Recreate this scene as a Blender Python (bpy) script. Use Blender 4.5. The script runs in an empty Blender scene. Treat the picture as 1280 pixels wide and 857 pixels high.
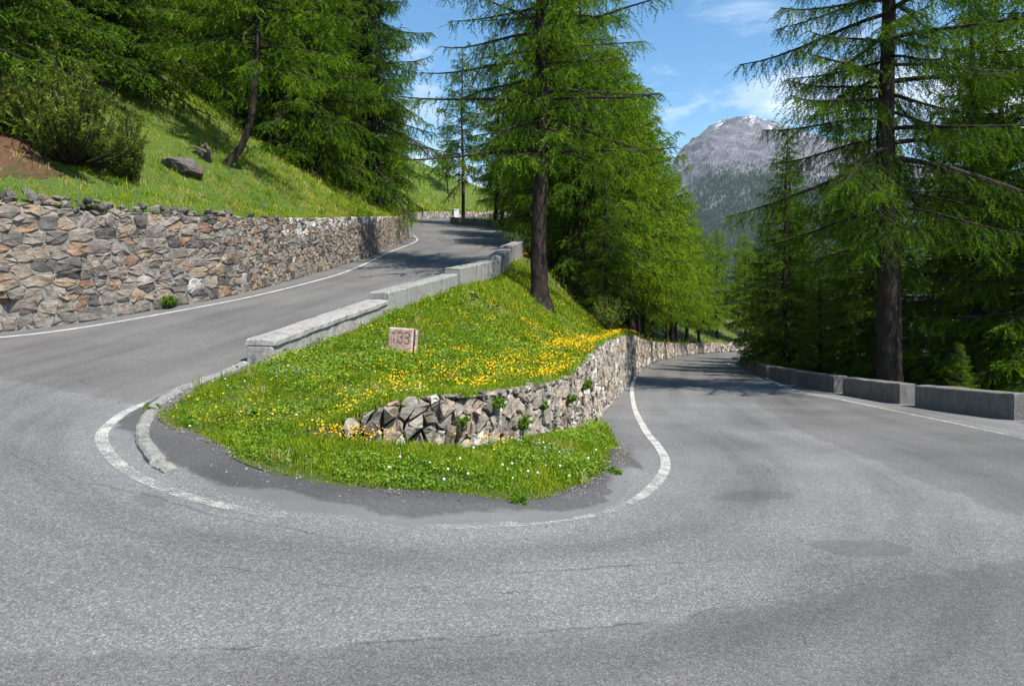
import bpy, bmesh, math, random
import numpy as np
from mathutils import Vector, Matrix

scene = bpy.context.scene
COL = scene.collection
random.seed(7)
rng = np.random.default_rng(11)

# ------------------------------------------------------------------ camera
F_PX, CU, HV, EYE = 853.3, 640.0, 345.0, 1.7
cam = bpy.data.cameras.new('camera')
cam.sensor_width = 36.0
cam.lens = 24.0
cam.shift_y = -(428.5 - HV) / 1280.0
cam.clip_start, cam.clip_end = 0.05, 30000
cam_ob = bpy.data.objects.new('camera', cam)
COL.objects.link(cam_ob)
cam_ob.location = (0, 0, EYE)
cam_ob.rotation_euler = (math.radians(90), 0, 0)
scene.camera = cam_ob

# ------------------------------------------------------------------ light
SUN_AZ, SUN_EL = math.radians(136), math.radians(57)
world = bpy.data.worlds.new('World')
scene.world = world
world.use_nodes = True
sun = bpy.data.lights.new('sun', 'SUN')
sun.energy = 5.0
sun.angle = math.radians(0.5)
sun.color = (1.0, 0.95, 0.87)
sun_ob = bpy.data.objects.new('sun', sun)
COL.objects.link(sun_ob)
sdir = Vector((math.sin(SUN_AZ) * math.cos(SUN_EL), math.cos(SUN_AZ) * math.cos(SUN_EL), math.sin(SUN_EL)))
sun_ob.rotation_euler = sdir.to_track_quat('Z', 'Y').to_euler()
sun_ob.location = (20, -20, 40)
SKY_STRENGTH = 0.082
scene.view_settings.view_transform = 'Standard'
scene.view_settings.look = 'None'
scene.view_settings.gamma = 1.0
scene.view_settings.use_curve_mapping = False
scene.view_settings.exposure = 0.82
scene.cycles.use_denoising = True
scene.cycles.max_bounces = 7
scene.cycles.diffuse_bounces = 4
scene.cycles.transmission_bounces = 4
scene.cycles.volume_bounces = 1


# ------------------------------------------------------------------ node helpers
def nd(t, typ, ins=None, **props):
    n = t.nodes.new(typ)
    for k, v in props.items():
        setattr(n, k, v)
    for k, v in (ins or {}).items():
        s = n.inputs[k]
        if isinstance(v, bpy.types.NodeSocket):
            t.links.new(v, s)
        else:
            s.default_value = v
    return n


def ramp(t, fac, stops, interp='LINEAR'):
    n = t.nodes.new('ShaderNodeValToRGB')
    n.color_ramp.interpolation = interp
    el = n.color_ramp.elements
    while len(el) < len(stops):
        el.new(0.5)
    for e, (p, c) in zip(el, stops):
        e.position = p
        e.color = (c, c, c, 1) if isinstance(c, (int, float)) else (*c, 1)
    t.links.new(fac, n.inputs[0])
    return n.outputs[0]


def mixc(t, fac, a, b, mode='MIX'):
    n = t.nodes.new('ShaderNodeMix')
    n.data_type = 'RGBA'
    n.blend_type = mode
    for s, v in ((n.inputs['Factor'], fac), (n.inputs[6], a), (n.inputs[7], b)):
        if isinstance(v, bpy.types.NodeSocket):
            t.links.new(v, s)
        elif isinstance(v, (int, float)):
            s.default_value = v if s.type == 'VALUE' else (v, v, v, 1)
        else:
            s.default_value = (*v, 1)
    return n.outputs[2]


def mth(t, op, a, b=0.0, c=0.0, clamp=False):
    n = t.nodes.new('ShaderNodeMath')
    n.operation = op
    n.use_clamp = clamp
    for s, v in zip(n.inputs, (a, b, c)):
        if isinstance(v, bpy.types.NodeSocket):
            t.links.new(v, s)
        else:
            s.default_value = v
    return n.outputs[0]


def noise(t, vec, scale, detail=4, rough=0.6, out=0, dist=0.0):
    n = nd(t, 'ShaderNodeTexNoise', {'Vector': vec, 'Scale': scale, 'Detail': detail, 'Roughness': rough, 'Distortion': dist})
    return n.outputs[out]


def attr(t, name):
    return nd(t, 'ShaderNodeAttribute', attribute_name=name).outputs['Fac']


def newmat(name):
    m = bpy.data.materials.new(name)
    m.use_nodes = True
    t = m.node_tree
    p = t.nodes['Principled BSDF']
    p.inputs['Roughness'].default_value = 0.85
    p.inputs['Specular IOR Level'].default_value = 0.25
    return m, t, p


def objco(t):
    return nd(t, 'ShaderNodeTexCoord').outputs['Object']


def worldpos(t):
    return nd(t, 'ShaderNodeNewGeometry').outputs['Position']


def bump(t, p, h, strength=0.4, dist=0.02):
    b = nd(t, 'ShaderNodeBump', {'Height': h, 'Strength': strength, 'Distance': dist})
    t.links.new(b.outputs[0], p.inputs['Normal'])


# ------------------------------------------------------------------ sky with clouds
def build_world():
    t = world.node_tree
    bg = t.nodes['Background']
    sky = nd(t, 'ShaderNodeTexSky', sky_type='NISHITA', sun_disc=False, sun_elevation=SUN_EL,
             sun_rotation=SUN_AZ, altitude=1500, air_density=1.2, dust_density=0.1, ozone_density=2.0)
    hs = nd(t, 'ShaderNodeHueSaturation', {'Hue': .492, 'Saturation': 1.28, 'Value': 1.3, 'Color': sky.outputs[0]})
    d = nd(t, 'ShaderNodeTexCoord').outputs['Generated']
    sep = nd(t, 'ShaderNodeSeparateXYZ', {0: d})
    z = mth(t, 'MAXIMUM', sep.outputs[2], 0.0)
    den = mth(t, 'ADD', z, 0.12)
    cx = mth(t, 'DIVIDE', sep.outputs[0], den)
    cy = mth(t, 'DIVIDE', sep.outputs[1], den)
    co = nd(t, 'ShaderNodeCombineXYZ', {0: cx, 1: cy, 2: CLOUD_SEED}).outputs[0]
    n1 = noise(t, co, 0.55, 2, 0.5)
    n2 = noise(t, co, 1.7, 9, 0.62, dist=0.6)
    s = mth(t, 'ADD', mth(t, 'MULTIPLY', n1, 0.55), mth(t, 'MULTIPLY', n2, 0.5))
    low = mth(t, 'SUBTRACT', 1.0, mth(t, 'MULTIPLY', z, 4.0), clamp=True)
    s = mth(t, 'ADD', s, mth(t, 'MULTIPLY', low, 0.10))
    fac = ramp(t, s, [(0.53, 0.0), (0.61, 0.30), (0.74, 0.95)], 'EASE')
    shade = ramp(t, n2, [(0.35, (7.4, 8.0, 9.0)), (0.65, (11.0, 11.2, 11.4))])
    c = mixc(t, fac, hs.outputs[0], shade)
    t.links.new(c, bg.inputs[0])
    bg.inputs[1].default_value = SKY_STRENGTH


CLOUD_SEED = 3.1
build_world()


# ------------------------------------------------------------------ maths helpers
def pchip(xk, yk):
    xk = np.array(xk, float)
    yk = np.array(yk, float)
    h = np.diff(xk)
    d = np.diff(yk) / h
    m = np.zeros_like(yk)
    m[0], m[-1] = d[0], d[-1]
    for i in range(1, len(xk) - 1):
        if d[i - 1] * d[i] > 0:
            w1, w2 = 2 * h[i] + h[i - 1], h[i] + 2 * h[i - 1]
            m[i] = (w1 + w2) / (w1 / d[i - 1] + w2 / d[i])

    def f(x):
        x = np.clip(np.asarray(x, float), xk[0], xk[-1])
        i = np.clip(np.searchsorted(xk, x, side='right') - 1, 0, len(xk) - 2)
        t = (x - xk[i]) / h[i]
        return ((2 * t**3 - 3 * t**2 + 1) * yk[i] + (t**3 - 2 * t**2 + t) * h[i] * m[i]
                + (-2 * t**3 + 3 * t**2) * yk[i + 1] + (t**3 - t**2) * h[i] * m[i + 1])
    return f


def sstep(a, b, x):
    t = np.clip((np.asarray(x, float) - a) / (b - a), 0, 1)
    return t * t * (3 - 2 * t)


def vnoise(x, y, seed=0):
    x = np.asarray(x, float)
    y = np.asarray(y, float)
    xi, yi = np.floor(x), np.floor(y)
    fx, fy = x - xi, y - yi
    fx, fy = fx * fx * (3 - 2 * fx), fy * fy * (3 - 2 * fy)

    def hsh(a, b):
        v = np.sin(a * 127.1 + b * 311.7 + seed * 74.7) * 43758.5453
        return v - np.floor(v)
    return (hsh(xi, yi) * (1 - fx) * (1 - fy) + hsh(xi + 1, yi) * fx * (1 - fy)
            + hsh(xi, yi + 1) * (1 - fx) * fy + hsh(xi + 1, yi + 1) * fx * fy)


def fbm(x, y, o=4, seed=0):
    s, a, tot = 0, 1.0, 0
    for k in range(o):
        s = s + a * vnoise(x * 2**k, y * 2**k, seed + k * 13)
        tot += a
        a *= 0.5
    return s / tot - 0.5


def catmull(pts, n):
    p = np.array(pts, float)
    p = np.vstack([2 * p[0] - p[1], p, 2 * p[-1] - p[-2]])
    out = []
    for i in range(1, len(p) - 2):
        for k in range(n):
            t = k / n
            a, b, c, d = p[i - 1], p[i], p[i + 1], p[i + 2]
            out.append(0.5 * (2 * b + (c - a) * t + (2 * a - 5 * b + 4 * c - d) * t * t + (3 * b - a - 3 * c + d) * t**3))
    out.append(p[-2])
    return np.array(out)


def resample(p, step):
    seg = np.linalg.norm(np.diff(p[:, :2], axis=0), axis=1)
    s = np.concatenate([[0], np.cumsum(seg)])
    q = np.arange(0, s[-1], step)
    return np.stack([np.interp(q, s, p[:, k]) for k in range(p.shape[1])], 1)


def sd_poly(x, y, poly):
    """signed distance, positive inside"""
    p = np.array(poly, float)
    q = np.roll(p, -1, 0)
    d = np.full(x.shape, 1e9)
    ins = np.zeros(x.shape, bool)
    for a, b in zip(p, q):
        e = b - a
        t = np.clip(((x - a[0]) * e[0] + (y - a[1]) * e[1]) / (e @ e + 1e-12), 0, 1)
        d = np.minimum(d, np.hypot(x - a[0] - t * e[0], y - a[1] - t * e[1]))
        if a[1] != b[1]:
            c = (a[1] > y) != (b[1] > y)
            ins ^= c & (x < (b[0] - a[0]) * (y - a[1]) / (b[1] - a[1]) + a[0])
    return np.where(ins, d, -d)


def dist_line(x, y, p):
    d = np.full(np.shape(x), 1e9)
    for a, b in zip(p[:-1], p[1:]):
        e = b - a
        t = np.clip(((x - a[0]) * e[0] + (y - a[1]) * e[1]) / (e @ e + 1e-12), 0, 1)
        d = np.minimum(d, np.hypot(x - a[0] - t * e[0], y - a[1] - t * e[1]))
    return d


# ------------------------------------------------------------------ mesh helpers
def put(o, name, label=None, cat=None, group=None, kind=None, parent=None):
    o.name = name
    if label:
        o['label'] = label
    if cat:
        o['category'] = cat
    if group:
        o['group'] = group
    if kind:
        o['kind'] = kind
    if parent:
        o.parent = parent
    return o


def mesh_np(name, verts, faces, mat, attrs=None, smooth=False):
    """verts (N,3), faces (M,k) with one k, or a list of index lists"""
    me = bpy.data.meshes.new(name)
    v = np.asarray(verts, np.float32)
    me.vertices.add(len(v))
    me.vertices.foreach_set('co', v.ravel())
    if isinstance(faces, np.ndarray):
        m, k = faces.shape
        me.loops.add(m * k)
        me.loops.foreach_set('vertex_index', faces.astype(np.int32).ravel())
        me.polygons.add(m)
        me.polygons.foreach_set('loop_start', np.arange(m, dtype=np.int32) * k)
    else:
        tot = np.array([len(f) for f in faces], np.int32)
        me.loops.add(int(tot.sum()))
        me.loops.foreach_set('vertex_index', np.concatenate([np.asarray(f, np.int32) for f in faces]))
        me.polygons.add(len(faces))
        me.polygons.foreach_set('loop_start', np.concatenate([[0], np.cumsum(tot)[:-1]]).astype(np.int32))
    for a, val in (attrs or {}).items():
        at = me.attributes.new(a, 'FLOAT', 'POINT')
        at.data.foreach_set('value', np.asarray(val, np.float32))
    me.update(calc_edges=True)
    me.polygons.foreach_set('use_smooth', np.full(len(me.polygons), bool(smooth)))
    if mat:
        me.materials.append(mat)
    return me


def obj(me, loc=(0, 0, 0)):
    o = bpy.data.objects.new(me.name if me else 'thing', me)
    COL.objects.link(o)
    o.location = loc
    return o


def empty(loc, rz=0.0):
    o = bpy.data.objects.new('thing', None)
    COL.objects.link(o)
    o.location = loc
    o.rotation_euler = (0, 0, rz)
    o.empty_display_size = 0.3
    return o


def grid_faces(nr, nc):
    i = np.arange(nr - 1)[:, None] * nc + np.arange(nc - 1)[None, :]
    return np.stack([i, i + 1, i + nc + 1, i + nc], -1).reshape(-1, 4)


# ------------------------------------------------------------------ the lie of the land
zL = pchip([-20, 0, 5, 7.84, 11.4, 16, 25, 43.5, 61, 75, 110], [-.3, -.1, -.05, 0, .3, .9, 2.0, 4.15, 6.2, 7.85, 11.5])
zR = pchip([-20, 0, 4, 8, 12.8, 16.8, 24, 47, 60, 90], [-.3, -.3, -.38, -.65, -1.15, -1.6, -2.3, -4.3, -5.3, -7.5])
b_l = pchip([-20, 8, 12, 25, 45, 58, 66, 90], [-5.5, -5.2, -4.3, -1.2, -.2, -2, -5, 0])
b_r = pchip([-20, 8, 12, 25, 45, 60, 90], [3.2, 3, 1.8, 4.4, 9.8, 15, 45])


def zroad(x, y):
    s = np.clip((x - b_l(y)) / (b_r(y) - b_l(y)), 0, 1)
    s = s * s * (3 - 2 * s)
    return zL(y) + (zR(y) - zL(y)) * s


def ray(u, v, fn, y0=1.5, y1=140):
    """the point of surface fn that a picture direction meets first"""
    Y = np.linspace(y0, y1, 16000)
    X = (u - CU) / F_PX * Y
    Z = EYE + (HV - v) / F_PX * Y
    g = Z - fn(X, Y)
    i = np.where(g < 0)[0]
    i = i[0] if len(i) else int(np.argmin(g))
    return float(X[i]), float(Y[i]), float(Z[i])


def pix(pts, fn=zroad):
    return np.array([ray(u, v, fn)[:2] for u, v in pts])


# island edges as functions of y
xi_l = pchip([5.9, 5.97, 6.1, 6.32, 6.85, 7.4, 8.0, 8.4, 9.6, 10.9, 11.4, 15.4, 19.9, 23.6, 29, 39.6, 48, 56, 62, 67, 72, 80],
             [-1.0, -1.45, -1.9, -2.35, -3.0, -3.6, -4.15, -4.3, -4.38, -4.15, -4.0, -3.0, -1.75, -.65, -.1, .8, .5, -1.3, -4.0, -6.1, -6, -3])
xi_r = pchip([5.9, 5.97, 6.06, 6.4, 6.83, 7.64, 8.67, 10.99, 13, 14.3], [-1.0, -.56, .07, .5, .8, 1.12, 1.36, 1.65, 1.72, 1.76])
YW = 7.5
wall_xy = [(-1.85, 7.5), (-1.25, 7.56), (-.70, 7.75), (-.08, 8.6), (.68, 10.3), (1.25, 12.2), (1.76, 14.3), (3.6, 22.7), (5.4, 30.6),
           (8.84, 43.9), (12.3, 54), (17.2, 64), (26.6, 72), (45, 80), (75, 88)]
x_w = pchip([p[1] for p in wall_xy], [p[0] for p in wall_xy])
h_w = pchip([7.5, 7.58, 8.0, 8.8, 10.6, 12.5, 14.3, 22.7, 30, 44, 54, 66, 80], [.25, .50, .58, .60, .76, 1.1, 1.35, 1.7, 1.75, 1.3, 1.1, .8, .8])
f_l = np.linspace(5.9, 11.2, 40)
front_edge = np.vstack([np.stack([xi_l(f_l[::-1]), f_l[::-1]], 1), np.stack([xi_r(f_l), f_l], 1)])


def berm_at(x, y):
    d = np.minimum(dist_line(x, y, front_edge), 3.0)
    return sstep(.42, 0, d) * (.075 + .06 * vnoise(x * 1.3, y * 1.3, 3)) * sstep(10.5, 8.5, y)


def zlow(x, y):
    d = np.minimum(np.maximum(x - xi_l(y), 0), np.maximum(np.where(y < 14.3, xi_r(y), 99) - x, 0))
    d = np.minimum(d, np.maximum(y - 5.9, 0) * 1.3)
    return zroad(x, y) + berm_at(x, y) * .55 + 0.02 + 0.10 * sstep(0, 1.1, d) + 0.05 * fbm(x * .9, y * .9, 3, 5)


def zisl(x, y):
    w = np.clip((x - xi_l(y)) / np.maximum(x_w(y) - xi_l(y), .2), 0, 1) ** 1.15
    r = np.maximum(sstep(7.0, 9.8, y), sstep(-2.5, -1.4, x))
    add = h_w(y) * w * r
    far = 0.35 * sstep(20, 45, y) * np.sin(np.pi * w)
    return zlow(x, y) + np.where(y > YW, add, 0) + far + .10 * sstep(12, 25, y) * fbm(x * .4, y * .4, 3, 9)


def zisland_any(x, y):
    return np.where((y > YW) & (x <= x_w(y)), zisl(x, y), zlow(x, y))


# left retaining wall (plan) and the hillside above it
lw_pts = [(-21, 7.5), (-17, 9.6), (-13.5, 11.6), (-11.4, 12.9), (-10.25, 13.66), (-9.3, 14.5), (-8.4, 16.1), (-7.4, 18.6), (-6.7, 23.6), (-6.25, 29.5),
          (-6.3, 37), (-6.5, 42.5), (-7.0, 45), (-8.6, 49), (-10.2, 57), (-10.6, 66), (-10.2, 76), (-8.2, 87), (-4.5, 93), (3, 99), (14, 103)]
LW = resample(catmull(lw_pts, 12), 0.12)
lw_s = np.arange(len(LW)) * 0.12
lw_h = pchip([7.5, 12.9, 13.66, 14.4, 16.3, 18.4, 23.6, 29, 38.9, 43.5, 46, 64, 75, 87, 103],
             [3.0, 2.75, 2.64, 2.45, 2.25, 2.08, 1.88, 1.75, 1.5, 1.48, 1.4, .95, .88, .75, .7])
LWtop = zroad(LW[:, 0], LW[:, 1]) + lw_h(LW[:, 1])
x_lw = pchip([p[1] for p in lw_pts], [p[0] for p in lw_pts])
_c = LW[::6]
_ct = LWtop[::6]


def zhill(x, y):
    x = np.asarray(x, float)
    y = np.asarray(y, float)
    shp = np.broadcast(x, y).shape
    xf = np.broadcast_to(x, shp).ravel()
    yf = np.broadcast_to(y, shp).ravel()
    out = np.empty(len(xf))
    for a in range(0, len(xf), 20000):
        xx, yy = xf[a:a + 20000, None], yf[a:a + 20000, None]
        d = np.hypot(xx - _c[None, :, 0], yy - _c[None, :, 1])
        dm = d.min(1, keepdims=True)
        w = np.exp(-(d - dm) / (0.3 + dm * .12))
        b = (w * _ct).sum(1) / w.sum(1)
        D = dm[:, 0]
        D = np.maximum(D - .22, 0)
        out[a:a + 20000] = (b - .04 + .42 * np.minimum(D, 1.5) + .64 * np.maximum(D - 1.5, 0) - .0012 * np.maximum(D - 20, 0)**2
                            + np.minimum(D, 3) * .24 * fbm(xf[a:a + 20000] * .28, yf[a:a + 20000] * .28, 4, 21)
                            + np.minimum(D, 1) * .32 * fbm(xf[a:a + 20000] * 1.1, yf[a:a + 20000] * 1.1, 3, 27))
    return out.reshape(shp)


def zhill_ray(x, y):
    return np.where((x < x_lw(y) - .4) & (y < 45), zhill(x, y), -500)


# right hand guard row (plan) and the slope below it
x_b = pchip([-12, -4, 4, 9, 14, 19, 23, 28, 36, 46, 52, 60, 66, 74], [3, 8.5, 10.7, 10.8, 10.75, 10.8, 10.95, 11.35, 12.9, 15.6, 18, 24, 32, 50])


def zright(x, y):
    xb = x_b(y) + .55
    D = np.maximum(x - xb, 0)
    zb = zroad(np.minimum(x, xb), y)
    return zb - .06 - .10 * np.minimum(D, 1.5) - .52 * np.maximum(D - 1.5, 0) + np.minimum(D, 3) * .2 * fbm(x * .3, y * .3, 3, 31)


# ------------------------------------------------------------------ materials
def m_asphalt():
    m, t, p = newmat('asphalt')
    co = objco(t)
    v = nd(t, 'ShaderNodeTexVoronoi', {'Vector': co, 'Scale': 105.0})
    vs = nd(t, 'ShaderNodeTexVoronoi', {'Vector': co, 'Scale': 150.0})
    sepc = nd(t, 'ShaderNodeSeparateColor', {0: v.outputs['Color']})
    seps = nd(t, 'ShaderNodeSeparateColor', {0: vs.outputs['Color']})
    big = noise(t, co, .35, 5, .6)
    mid = noise(t, co, 2.2, 6, .65)
    fine = noise(t, co, 320, 2, .6)
    coarse = ramp(t, sepc.outputs[0], [(0, (.092, .092, .092)), (.45, (.135, .134, .133)), (.85, (.172, .170, .168)), (1, (.27, .265, .26))])
    smooth = ramp(t, seps.outputs[0], [(0, (.07, .067, .065)), (.5, (.115, .111, .107)), (.9, (.152, .147, .141)), (1, (.22, .213, .205))])
    edge = mth(t, 'MULTIPLY', mth(t, 'SUBTRACT', mid, .5), .55)
    e2 = mth(t, 'MULTIPLY', mth(t, 'SUBTRACT', noise(t, co, 9, 4, .7), .5), .16)
    edge = mth(t, 'ADD', edge, e2)
    fs = mth(t, 'MULTIPLY', mth(t, 'ADD', mth(t, 'ADD', attr(t, 'smooth_zone'), edge), .03), 14.0, clamp=True)
    c = mixc(t, fs, coarse, smooth)
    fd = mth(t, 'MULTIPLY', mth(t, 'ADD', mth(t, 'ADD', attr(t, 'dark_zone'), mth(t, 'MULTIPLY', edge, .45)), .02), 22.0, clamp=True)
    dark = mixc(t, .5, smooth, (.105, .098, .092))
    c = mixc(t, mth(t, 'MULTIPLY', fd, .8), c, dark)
    gl_ = noise(t, co, 28, 4, .8)
    c = mixc(t, 1.0, c, ramp(t, gl_, [(.3, .8), (.5, 1.0), (.72, 1.25)]), 'MULTIPLY')
    fb = mth(t, 'MULTIPLY', mth(t, 'ADD', attr(t, 'berm_zone'), mth(t, 'MULTIPLY', edge, .6)), 30.0, clamp=True)
    c = mixc(t, fb, c, mixc(t, mid, (.10, .10, .102), (.155, .153, .15)))
    fe = mth(t, 'MULTIPLY', mth(t, 'ADD', attr(t, 'berm_edge'), mth(t, 'MULTIPLY', edge, .6)), 16.0, clamp=True)
    c = mixc(t, fe, c, mixc(t, mth(t, 'MULTIPLY', noise(t, co, 30, 5, .75), 1.0), (.022, .022, .025), (.12, .118, .115)))
    c = mixc(t, 1.0, c, ramp(t, big, [(.3, .76), (.7, 1.2)]), 'MULTIPLY')
    # worn tracks along the road
    uv = nd(t, 'ShaderNodeUVMap', uv_map='UVMap').outputs[0]
    sc = nd(t, 'ShaderNodeMapping', {'Vector': uv, 'Scale': (.10, 1.3, 1)}).outputs[0]
    tr = noise(t, sc, 1.0, 6, .62)
    c = mixc(t, 1.0, c, ramp(t, tr, [(.30, .72), (.5, 1.0), (.7, 1.14)]), 'MULTIPLY')
    sc2 = nd(t, 'ShaderNodeMapping', {'Vector': uv, 'Scale': (.35, 7, 1)}).outputs[0]
    tr2 = noise(t, sc2, 1.0, 5, .7)
    c = mixc(t, mth(t, 'MULTIPLY', ramp(t, tr2, [(.60, 0.0), (.72, 1.0)]), .35), c, (.075, .073, .073))
    # hairline cracks
    wv = mixc(t, .12, co, nd(t, 'ShaderNodeTexNoise', {'Vector': co, 'Scale': 2.4, 'Detail': 5.0}).outputs['Color'])
    ve = nd(t, 'ShaderNodeTexVoronoi', {'Vector': wv, 'Scale': .55}, feature='DISTANCE_TO_EDGE')
    cr = mth(t, 'LESS_THAN', ve.outputs[0], .0018)
    cr = mth(t, 'MULTIPLY', cr, mth(t, 'GREATER_THAN', noise(t, co, .8, 2), .66))
    c = mixc(t, mth(t, 'MULTIPLY', cr, .7), c, (.03, .03, .03))
    # seams and long cracks
    sw = mth(t, 'ADD', attr(t, 'seam'), mth(t, 'MULTIPLY', mth(t, 'SUBTRACT', noise(t, co, 5, 6, .75), .5), .16))
    sw = mth(t, 'ABSOLUTE', sw)
    sf_ = mth(t, 'LESS_THAN', sw, mth(t, 'MULTIPLY', mth(t, 'SUBTRACT', noise(t, co, 2.2, 4), .42), .05))
    c = mixc(t, mth(t, 'MULTIPLY', sf_, .55), c, (.035, .034, .034))
    # stones and dust
    c = mixc(t, mth(t, 'GREATER_THAN', noise(t, co, 38, 2, .5), .765), c, (.32, .31, .30))
    t.links.new(c, p.inputs['Base Color'])
    hb = mth(t, 'ADD', mth(t, 'MULTIPLY', v.outputs['Distance'], mth(t, 'SUBTRACT', 1.25, fs)), mth(t, 'MULTIPLY', fine, .25))
    hb = mth(t, 'SUBTRACT', hb, mth(t, 'MULTIPLY', cr, 1.0))
    bump(t, p, hb, .4, .005)
    p.inputs['Roughness'].default_value = .8
    p.inputs['Specular IOR Level'].default_value = .35
    return m


def m_paint():
    m, t, p = newmat('road_paint')
    co = objco(t)
    n1 = noise(t, co, 55, 5, .75)
    n2 = noise(t, co, 3.5, 5, .65)
    w = mth(t, 'ADD', mth(t, 'ADD', mth(t, 'MULTIPLY', n1, .75), mth(t, 'MULTIPLY', n2, .4)), attr(t, 'wear'))
    f = ramp(t, w, [(.58, 0.0), (.74, 1.0)])
    col = mixc(t, n2, (.52, .505, .465), (.36, .35, .325))
    t.links.new(col, p.inputs['Base Color'])
    t.links.new(mth(t, 'SUBTRACT', 1.0, f), p.inputs['Alpha'])
    bump(t, p, n1, .4, .004)
    return m


def m_stone(name, stops, lichen=.35, bumpd=.03):
    m, t, p = newmat(name)
    co = worldpos(t)
    base = ramp(t, attr(t, 'tint'), stops)
    n1 = noise(t, co, 5.0, 8, .68)
    n2 = noise(t, co, 22, 6, .7)
    st = nd(t, 'ShaderNodeMapping', {'Vector': co, 'Scale': (6, 6, 26), 'Rotation': (.5, .3, 0)}).outputs[0]
    n3 = noise(t, st, 1.0, 5, .65)
    c = mixc(t, 1.0, base, ramp(t, n1, [(.28, .50), (.5, .95), (.72, 1.45)]), 'MULTIPLY')
    c = mixc(t, 1.0, c, ramp(t, n3, [(.3, .72), (.6, 1.12)]), 'MULTIPLY')
    c = mixc(t, mth(t, 'MULTIPLY', ramp(t, n2, [(.56, 0.0), (.68, 1.0)]), lichen), c, (.42, .41, .38))
    rust = ramp(t, noise(t, co, 2.3, 5, .6), [(.56, 0.0), (.70, 1.0)])
    c = mixc(t, mth(t, 'MULTIPLY', rust, .45), c, (.20, .105, .055))
    t.links.new(c, p.inputs['Base Color'])
    bump(t, p, mth(t, 'ADD', mth(t, 'ADD', n1, n3), mth(t, 'MULTIPLY', n2, .5)), .9, bumpd)
    return m


def m_concrete(name, a, b, sc=1.0):
    m, t, p = newmat(name)
    co = objco(t)
    n1 = noise(t, co, 1.6 * sc, 6, .65)
    n2 = noise(t, co, 26, 6, .75)
    mp = nd(t, 'ShaderNodeMapping', {'Vector': co, 'Scale': (7, 7, .8)}).outputs[0]
    n3 = noise(t, mp, 1.0, 4, .6)
    c = mixc(t, n1, a, b)
    c = mixc(t, 1.0, c, ramp(t, n3, [(.3, .80), (.62, 1.06)]), 'MULTIPLY')
    c = mixc(t, 1.0, c, ramp(t, n2, [(.3, .55), (.5, 1.0), (.75, 1.35)]), 'MULTIPLY')
    n4 = noise(t, worldpos(t), 4.5, 7, .75)
    c = mixc(t, mth(t, 'MULTIPLY', ramp(t, n4, [(.54, 0.0), (.62, 1.0)]), .55), c, (.06, .057, .052))
    n5 = noise(t, worldpos(t), 9, 6, .7)
    c = mixc(t, mth(t, 'MULTIPLY', ramp(t, n5, [(.60, 0.0), (.66, 1.0)]), .5), c, (.42, .41, .36))
    t.links.new(c, p.inputs['Base Color'])
    bump(t, p, mth(t, 'ADD', n2, mth(t, 'MULTIPLY', n1, .6)), .6, .012)
    p.inputs['Roughness'].default_value = .92
    return m


def m_ground(name, a, b, dirt, thr=.62):
    m, t, p = newmat(name)
    co = objco(t)
    n1 = noise(t, co, .9, 6, .65)
    n2 = noise(t, co, 14, 6, .7)
    c = mixc(t, n2, a, b)
    c = mixc(t, ramp(t, n1, [(thr - .06, 0.0), (thr + .06, 1.0)]), c, dirt)
    c = mixc(t, 1.0, c, ramp(t, n2, [(.3, .6), (.7, 1.3)]), 'MULTIPLY')
    t.links.new(c, p.inputs['Base Color'])
    bump(t, p, n2, 1.0, .06)
    return m


def m_leaf(name, stops, trans=.35, rand=.25, gloss=.006):
    m, t, p = newmat(name)
    t.nodes.remove(p)
    tint = attr(t, 'tint')
    ri = nd(t, 'ShaderNodeObjectInfo').outputs['Random']
    f = mth(t, 'ADD', tint, mth(t, 'MULTIPLY', mth(t, 'SUBTRACT', ri, .5), rand), clamp=True)
    c = ramp(t, f, stops)
    d = nd(t, 'ShaderNodeBsdfDiffuse', {'Color': c})
    tc = mixc(t, 1.0, c, (1.25, 1.2, .6), 'MULTIPLY')
    tr = nd(t, 'ShaderNodeBsdfTranslucent', {'Color': tc})
    mx = nd(t, 'ShaderNodeMixShader', {0: trans, 1: d.outputs[0], 2: tr.outputs[0]})
    gl = nd(t, 'ShaderNodeBsdfGlossy', {'Color': (1, 1, 1, 1), 'Roughness': .45})
    m2 = nd(t, 'ShaderNodeMixShader', {0: gloss, 1: mx.outputs[0], 2: gl.outputs[0]})
    t.links.new(m2.outputs[0], t.nodes['Material Output'].inputs[0])
    return m


def m_bark():
    m, t, p = newmat('bark')
    co = objco(t)
    mp = nd(t, 'ShaderNodeMapping', {'Vector': co, 'Scale': (9, 9, 2.2)}).outputs[0]
    n1 = noise(t, mp, 1.0, 7, .7)
    n2 = noise(t, co, 1.2, 3)
    c = ramp(t, n1, [(.3, (.006, .0045, .004)), (.5, (.026, .018, .014)), (.72, (.075, .052, .04))])
    c = mixc(t, mth(t, 'MULTIPLY', ramp(t, n2, [(.55, 0.0), (.7, 1.0)]), .3), c, (.15, .14, .13))
    t.links.new(c, p.inputs['Base Color'])
    bump(t, p, n1, 1.0, .06)
    return m


def m_plain(name, col, rough=.8, var=.3, sc=20):
    m, t, p = newmat(name)
    n = noise(t, objco(t), sc, 5, .65)
    c = mixc(t, 1.0, col, ramp(t, n, [(.3, 1 - var), (.7, 1 + var)]), 'MULTIPLY')
    t.links.new(c, p.inputs['Base Color'])
    p.inputs['Roughness'].default_value = rough
    bump(t, p, n, .4, .01)
    return m


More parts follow.
